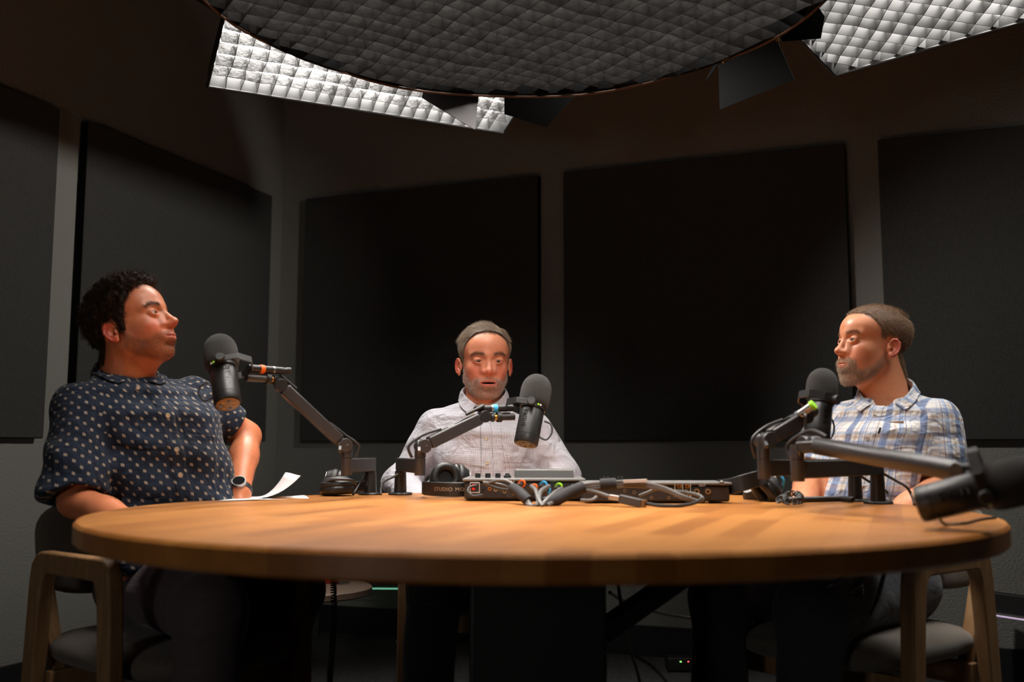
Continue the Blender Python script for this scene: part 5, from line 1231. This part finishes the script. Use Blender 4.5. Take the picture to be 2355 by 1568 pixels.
def person(label, H, P_, spec, seed):
    """spec: secs, F, arms, legs, cloth ... -> skin mesh (root) with clothing and hair as children"""
    Fv = A3(spec['F']); Fv /= np.linalg.norm(Fv); L = np.cross((0, 0, 1), Fv); secs = spec['secs']; cen = A3(secs[1][0])
    wob = Wob(seed, 34, 14, (1, 1, .55)); wob2 = Wob(seed+9, 75, 12, (1, 1, .8))
    # ---- skin: trunk under the cloth, neck, arms, hands, thighs
    B = Sdf(); B.margin = .05; sk = [(A3(c)-A3((0, 0, .012)), a-.026, b-.026) for c, a, b in secs]
    B.fn(A3(secs[len(secs)//2][0]), .75, loft_fn(sk, L, Fv), k=.001)
    nk = H['O']+H['Rm']@(A3(P_.get('neck', (-4.8, 0, -19)))*H['s']); nt = H['O']+H['Rm']@(A3((-2.4, 0, -9.5))*H['s']); nt = nt*.45+nk*.55
    base = A3(secs[-2][0]); cbb = A3(spec['collar']['C']); nr_ = min(P_.get('neck_r', 5.7)*P_['s']*.01, spec['collar']['ra']-.006)-.002
    B.cap(nt, cbb, nr_*.84, nr_*.9, k=.02); B.cap(cbb, base-A3((0, 0, .05)), nr_-.002, nr_-.002, k=.02)
    for a in spec['arms']:
        sh, el, wr = A3(a['sh']), A3(a['el']), A3(a['wr']); B.cap(sh, el, .045, .036, k=.03); B.cap(el, el+(wr-el)*.4, .036, .035, k=.015); B.cap(el+(wr-el)*.35, wr, .0355, .0235, k=.015)
        hand(B, wr, a['hd'], a['hn'], 1.0, a.get('curl', .6), a['side'])
    for g in spec['legs']: B.cap(g['hip'], g['knee'], .075, .055, k=.04); B.cap(g['knee'], g['ank'], .05, .036, k=.02)
    pts = np.array([s[0] for s in secs]+[x for a in spec['arms'] for x in (a['sh'], a['el'], a['wr'])]+[x for g in spec['legs'] for x in (g['hip'], g['knee'], g['ank'])]); lo, hi = pts.min(0)-.24, pts.max(0)+.24; lo[2] = .0
    hi[2] = min(hi[2], float(nt[2])-.0); V1, Q1 = surface(B, lo, hi, .0055); V1 = relax(V1, Q1, 1, .4)
    c1 = np.tile(np.array(P_['skin'])*np.array(spec.get('arm_tone', (.95, .92, .9))), (len(V1), 1))
    rootp = Vector((cen[0], cen[1], 0))
    VV = np.concatenate([V1, H['V']]); QQ = np.concatenate([Q1, H['Q']+len(V1)]); cc = np.concatenate([c1, H['col']])
    body = fast_mesh('person', VV, QQ, M_skin, loc=rootp, color=cc); tag(body, label, 'person')
    add_eyes(H, P_, body); add_hair(H, P_, body, seed); add_beard(H, P_, body, seed+3)
    # ---- shirt
    S = Sdf(); S.margin = .05; S.fn(A3(secs[len(secs)//2][0]), .75, loft_fn(secs, L, Fv), k=.001); sl = []
    for a in spec['arms']:
        sh, el, wr = A3(a['sh']), A3(a['el']), A3(a['wr']); r0, r1 = a.get('r0', .062), a.get('r1', .066)
        inn = sh+(cen-sh)*np.array([.35, .35, 0]); S.cap(sh, sh+(A3(secs[-3][0])-sh)*.55+np.array([0, 0, -.01]), r0-.004, r0-.006, k=.04)
        if a['sleeve'] <= 1:
            e = sh+(el-sh)*a['sleeve']; S.cap(sh, e, r0, r1, k=.014); sl.append((sh, e, (r0+r1)/2))
        else:
            S.cap(sh, el, r0, r1*.92, k=.014); S.cap(el, wr, r1*.92, a.get('r2', .038), k=.03); sl += [(sh, el, r0), (el, wr, r1*.75)]
    g0 = A3(secs[-1][0])
    co = spec['collar']; cb = A3(co['C']); cu = A3((0, 0, 1))+Fv*co['tilt']; cu /= np.linalg.norm(cu)
    S.cap(cb+cu*.002, cb+cu*.2, co['ra']-.006, co['ra']-.002, k=.006, kind='s')
    vf = Fv-cu*(Fv@cu); vf /= np.linalg.norm(vf); S.cap(cb+vf*(co['rb']-.02)+cu*.03, cb+vf*(co['rb']+.012)-cu*spec.get('vee', .03), .026, .004, k=.006, kind='s')
    # hems: cut the capsule ends flat
    for a in spec['arms']:
        if a['sleeve'] <= 1:
            sh, el = A3(a['sh']), A3(a['el']); e = sh+(el-sh)*a['sleeve']; ax = (el-sh)/np.linalg.norm(el-sh)
            S.fn(e+ax*.06, .13, (lambda e, ax: lambda p: np.maximum(-((p-e)@ax-.002), np.linalg.norm((p-e)-np.outer((p-e)@ax, ax), axis=1)-.088))(e, ax), k=.004, kind='s')
            S.cap(e-ax*.022, e+ax*.04, .66*a.get('r1', .066), .80*a.get('r1', .066), k=.003, kind='s')
    zb = secs[0][0][2]; zs = np.array([s[0][2] for s in secs]); cs = np.array([s[0] for s in secs], float)
    pl0 = spec.get('plk', 0.)
    def shirt(p):
        p = np.asarray(p, F32); d = S(p); m = np.abs(d) < .045
        if m.any():
            q = p[m]; c = np.stack([np.interp(q[:, 2], zs, cs[:, i]) for i in range(3)], 1); lat = (q-c)@L; fr = (q-c)@Fv
            w_ = wob(q)*.0032+wob2(q)*.0012+spec['fold'](q, lat, fr)
            pk = (np.abs(lat-pl0) < .016) & (fr > .03) & (q[:, 2] < secs[-2][0][2]-.01); w_ = w_+np.where(pk, -.0022, 0)
            for (l0, l1, z0, z1) in spec.get('pockets', []): w_ = w_+np.where((lat > l0) & (lat < l1) & (q[:, 2] > z0) & (q[:, 2] < z1) & (fr > 0), -.0020, 0)
            d[m] += w_
        return d
    aps = np.array([s[0] for s in secs]+[x for a in spec['arms'] for x in (a['sh'], a['el'] if a['sleeve'] <= 1 else a['wr'], a['el'])]); lo, hi = aps.min(0)-.22, aps.max(0)+.16; lo[2] = max(lo[2], zb-.05)
    V2, Q2 = surface(shirt, lo, hi, .0042); V2 = relax(V2, Q2, 1, .3)
    sh_o = fast_mesh('shirt', V2, Q2, spec['cloth'], body, uv=weave_uv(V2, Q2, secs, L, Fv, sl, cen))
    if 'shirt_label' in spec: sh_o['label'] = spec['shirt_label']
    collar(sh_o, spec['cloth'], Vector(cb), Vector(cu), Vector(Fv), Vector(L), co['ra'], co['rb'], co['h'], co['leaf'], co['gap'], co['pt'], co['spread'], shirt)
    for z in spec['buttons']:
        c = np.array([np.interp(z, zs, cs[:, i]) for i in range(3)]); q = front_point(shirt, c+L*pl0, Fv); button(sh_o, q, Vector(Fv), spec['btn'])
    for l_, z in spec.get('collar_buttons', []):
        c = np.array([np.interp(z, zs, cs[:, i]) for i in range(3)]); q = front_point(shirt, c+L*l_, Fv)+Vector(Fv)*.008; button(sh_o, q, Vector(Fv), spec['btn'], .005)
    # ---- trousers
    T_ = Sdf(); T_.margin = .05; hp_ = [A3(g['hip']) for g in spec['legs']]; mid = (hp_[0]+hp_[1])/2
    T_.ell(mid+A3((0, 0, .0)), (.17, .15, .10), np.stack([L, Fv, A3((0, 0, 1))], 1), k=.05)
    for g in spec['legs']: T_.cap(g['hip'], g['knee'], .088, .070, k=.05); T_.cap(g['knee'], g['ank'], .069, .056, k=.03)
    wt = Wob(seed+40, 20, 14)
    def tr(p):
        d = T_(p); m = np.abs(d) < .04; d[m] += wt(np.asarray(p)[m])*.0035; return d
    lp = np.array([x for g in spec['legs'] for x in (g['hip'], g['knee'], g['ank'])]); V3_, Q3 = surface(tr, lp.min(0)-.24, lp.max(0)+.22, .008); fast_mesh('trousers', V3_, Q3, spec['trousers'], body)
    for g in spec['legs']:
        a = A3(g['ank']); d = A3((*g['toe'], 0)); d /= np.linalg.norm(d); X = Sdf(); X.margin = .05
        X.cap(a-d*.02+A3((0, 0, -.035)), a-d*.035+A3((0, 0, -.06)), .040, .036, k=.02); X.cap(a+d*.02+A3((0, 0, -.055)), a+d*.13+A3((0, 0, -.068)), .042, .036, k=.03); X.cap(a-A3((0, 0, .05)), a+A3((0, 0, .02)), .045, .04, k=.02)
        V4, Q4 = surface(X, a-.24, a+.24, .008); V4[:, 2] = np.maximum(V4[:, 2], .002); fast_mesh('shoe', V4, Q4, M_shoe, body)
    return body, sh_o, shirt
M_skin = make_skin_mat('skin')
def aim_neck(P_, C_):      # run the neck of the head down into the collar
    Fv = A3(P_['F']); Fv /= np.linalg.norm(Fv); Lv = np.cross(P_.get('up', (0, 0, 1)), Fv); Lv /= np.linalg.norm(Lv); Uv = np.cross(Fv, Lv)
    q = np.stack([Fv, Lv, Uv], 1).T@(A3(C_)-A3((0, 0, .03))-A3(P_['O']))/(P_['s']*.01); P_['neck'] = tuple(q)
def T3(v): return tuple(float(x) for x in v)
# ---- left: navy dotted shirt, leaning back, arm on the chair
YL = 2.38
def pl(x, y, dy=0.): return T3(P(x, y, YL+dy))
dL = A3((.60, -.80, 0)); LL = A3((.80, .60, 0))
sL = dict(F=dL, cloth=M_navy, trousers=M_tr1, btn=M_btn, shirt_label='navy cotton shirt with a small cream flower print',
    secs=[(pl(395, 1300), .185, .15), (pl(380, 1150), .160, .140), (pl(366, 1050), .160, .132), (pl(348, 960), .155, .118), (pl(325, 905, .01), .128, .095), (pl(300, 876, .02), .095, .080), (pl(275, 858, .03), .064, .064)],
    arms=[dict(sh=pl(190, 948, -.09), el=pl(174, 1152, -.17), wr=(-.72, 2.06, .688), hd=(.8, .12, -.10), hn=(0, 0, -1), side=-1, curl=.3, sleeve=.97, r0=.066, r1=.076),
          dict(sh=pl(450, 922, .10), el=pl(566, 1003, .18), wr=pl(551, 1134, .02), hd=(-.1, -.35, -.85), hn=(-.8, -.5, 0), side=1, sleeve=.72, r0=.058, r1=.056)],
    legs=[dict(hip=(-.86, 2.36, .555), knee=(-.60, 2.03, .545), ank=(-.61, 2.02, .09), toe=(.6, -.8)), dict(hip=(-.74, 2.46, .555), knee=(-.515, 2.40, .535), ank=(-.65, 2.42, .09), toe=(.8, -.3))],
    collar=dict(C=pl(287, 884, .02), tilt=.46, ra=.066, rb=.070, h=.040, leaf=.034, gap=.26, pt=.018, spread=.004),
    buttons=[P(1, y, YL).z for y in (958, 1033, 1089)], collar_buttons=[(-.030, P(1, 862, YL).z-.035)], pockets=[(.035, .115, P(1, 1010, YL).z, P(1, 925, YL).z)],
    fold=lambda q, l, f: .0035*np.sin((q[:, 2]*62+l*22+f*8))*smooth01((.98-q[:, 2])/.14)+.002*np.sin(q[:, 2]*25-l*60), vee=.045)
aim_neck(PL, sL['collar']['C']); H1 = build_head(PL, 1)
manL, shL, fL = person('man in navy shirt with cream dots and dark curly hair, looking up to the right', H1, PL, sL, 11)
# ---- middle: light checked shirt, looking down
YM = 2.98
def pm(x, y, dy=0.): return T3(P(x, y, YM+dy))
sM = dict(F=A3((.05, -1, 0)), cloth=M_check, trousers=M_tr2, btn=M_btn, shirt_label='white long-sleeved shirt with a fine dark check',
    secs=[(pm(1118, 1260), .18, .14), (pm(1118, 1130), .172, .135), (pm(1118, 1060), .166, .130), (pm(1116, 1000), .155, .116), (pm(1114, 962, .01), .128, .090), (pm(1113, 938, .01), .092, .076), (pm(1112, 920, .01), .058, .060)],
    arms=[dict(sh=pm(1003, 992), el=pm(922, 1112, -.05), wr=pm(985, 1190, -.30), hd=(.5, -.8, -.1), hn=(0, 0, -1), side=-1, sleeve=1.5, r0=.058, r1=.054, r2=.036),
          dict(sh=pm(1224, 990), el=pm(1294, 1102, -.05), wr=pm(1240, 1190, -.28), hd=(-.5, -.8, -.1), hn=(0, 0, -1), side=1, sleeve=1.5, r0=.058, r1=.054, r2=.036)],
    legs=[dict(hip=(-.17, 2.98, .53), knee=(-.19, 2.55, .53), ank=(-.22, 2.55, .09), toe=(0, -1)), dict(hip=(.02, 2.98, .53), knee=(.08, 2.55, .53), ank=(.12, 2.62, .09), toe=(.1, -1))],
    collar=dict(C=pm(1113, 928), tilt=.42, ra=.062, rb=.064, h=.040, leaf=.036, gap=.34, pt=.032, spread=.006),
    buttons=[P(1, y, YM).z for y in (1008, 1062, 1112)], collar_buttons=[(-.035, P(1, 951, YM).z)], pockets=[(.04, .125, P(1, 1072, YM).z, P(1, 990, YM).z)], plk=.0,
    fold=lambda q, l, f: .002*np.sin(q[:, 2]*45+l*18), vee=.03)
aim_neck(PM, sM['collar']['C']); H2 = build_head(PM, 2)
manM, shM, fM = person('bearded man in a finely checked white shirt, looking down, seated in the middle', H2, PM, sM, 23)
# ---- right: plaid shirt, looking left
YR = 2.60
def pr(x, y, dy=0.): return T3(P(x, y, YR+dy))
dR = A3((-.50, -.866, 0)); LR = A3((.866, -.50, 0))
sR = dict(F=dR, cloth=M_plaid, trousers=M_tr3, btn=M_btnw, shirt_label='short-sleeved shirt in blue, white and tan plaid',
    secs=[(pr(1990, 1290), .18, .145), (pr(1998, 1150), .166, .142), (pr(2012, 1070), .162, .135), (pr(2028, 1000), .158, .118), (pr(2040, 950, .01), .130, .094), (pr(2046, 925, .01), .095, .078), (pr(2050, 905, .01), .064, .064)],
    arms=[dict(sh=pr(1932, 980, .07), el=pr(1858, 1118, .02), wr=(.63, 2.30, .655), hd=(-.7, -.5, -.05), hn=(0, 0, -1), side=-1, sleeve=.74, r0=.060, r1=.062),
          dict(sh=pr(2158, 975, -.07), el=pr(2170, 1116, -.10), wr=(.72, 2.16, .655), hd=(-.8, -.4, -.05), hn=(0, 0, -1), side=1, sleeve=.80, r0=.062, r1=.062)],
    legs=[dict(hip=(.80, 2.55, .545), knee=(.48, 2.33, .53), ank=(.46, 2.33, .09), toe=(-.7, -.7)), dict(hip=(.92, 2.42, .545), knee=(.62, 2.11, .53), ank=(.58, 2.1, .09), toe=(-.6, -.8))],
    collar=dict(C=pr(2042, 922), tilt=.50, ra=.063, rb=.068, h=.040, leaf=.036, gap=.40, pt=.020, spread=.006),
    buttons=[P(1, y, YR).z for y in (957, 1007, 1118)], pockets=[(.02, .10, P(1, 1040, YR).z, P(1, 975, YR).z)], plk=-.01,
    fold=lambda q, l, f: .002*np.sin(q[:, 2]*40-l*25), vee=.055)
aim_neck(PR, sR['collar']['C']); H3 = build_head(PR, 3)
manR, shR, fR = person('man in a blue and white plaid shirt with short hair and goatee, looking left', H3, PR, sR, 37)
def front_obj(name, par, f, cen, lat, z, L, F_, w_, h, m, tilt=0., d=.0015):
    q = front_point(f, A3((cen[0], cen[1], z))+L*lat, F_); mb = MB(); u = Vector(L)*math.cos(tilt)+Vector((0, 0, 1))*math.sin(tilt); mb.beam(q-u*w_/2, q+u*w_/2, h, .003, up=Vector(F_)); return obj(name, mb, m, par, bevel=.0008)
# zip pull and tab on the plaid shirt's pocket
zc = P(1, 990, YR).z; front_obj('zip_pull', shR, fR, pr(2025, 990), .018, zc, LR, dR, .016, .0045, M_blk2, tilt=1.2)
front_obj('pocket_tab', shR, fR, pr(2025, 975), .055, P(1, 972, YR).z, LR, dR, .034, .006, M_gold, tilt=.05)
# watch on the left wrist of the man in navy
wq = Vector(pl(551, 1134, .02)); wd = (Vector(pl(551, 1134, .02))-Vector(pl(566, 1003, .18))).normalized()
wt_ = bpy.data.objects.new('wristwatch', None); wt_.empty_display_size = .03; put(wt_, manL)
mb = MB(); c_ = wq-wd*.006; u = wd.orthogonal().normalized(); v = wd.cross(u)
mb.lathe([(.0275, -.009), (.029, -.008), (.029, .008), (.0275, .009)], c_, wd, 28, closed=True); obj('watch_strap', mb, M_blk2, wt_)
cf = Vector((.05, -.5, 1.)).normalized(); cf = (cf-wd*cf.dot(wd)).normalized(); s2 = wd.cross(cf)
mb = MB(); mb.lathe([(0, .026), (.0165, .026), (.0175, .029), (.0165, .035), (0, .035)], c_, cf, 28); obj('watch_case', mb, M_steel, wt_)
mb = MB(); mb.lathe([(0, .0352), (.0145, .0352), (.0145, .0358), (0, .0358)], c_, cf, 28); obj('watch_face', mb, M_glossy, wt_)
# fine hair on the forearms of the man in navy
rs = np.random.RandomState(5); a0, a1 = A3(pl(566, 1003, .18)), A3(pl(551, 1134, .02)); n = 1500; t_ = rs.uniform(.05, .9, n); th = rs.uniform(0, 2*PI, n); ax = (a1-a0)/np.linalg.norm(a1-a0); u = np.cross(ax, (0, 0, 1.)); u /= np.linalg.norm(u); v = np.cross(ax, u)
rad = np.where(t_ < .4, .0385, .0385-(t_-.4)*.022); dr = u[None]*np.cos(th)[:, None]+v[None]*np.sin(th)[:, None]; rt = a0+(a1-a0)*t_[:, None]+dr*rad[:, None]; dd = dr*.5+ax+rs.normal(size=(n, 3))*.35; dd /= np.linalg.norm(dd, axis=1, keepdims=True)
Va, Qa = strands(rt, dd, rs.uniform(.006, .012, n), .00009, 4, 0, 3); fast_mesh('arm_hair', Va, Qa, M_hair, manL, color=np.tile(np.array((.03, .018, .012)), (len(Va), 1)))
# ================================================================== turn the whole place so that its walls follow the axes
bpy.context.view_layer.update()
RZ = Matrix.Rotation(TH, 4, 'Z')
for o in [o for o in SC.objects if o.parent is None]: o.matrix_world = RZ @ o.matrix_world
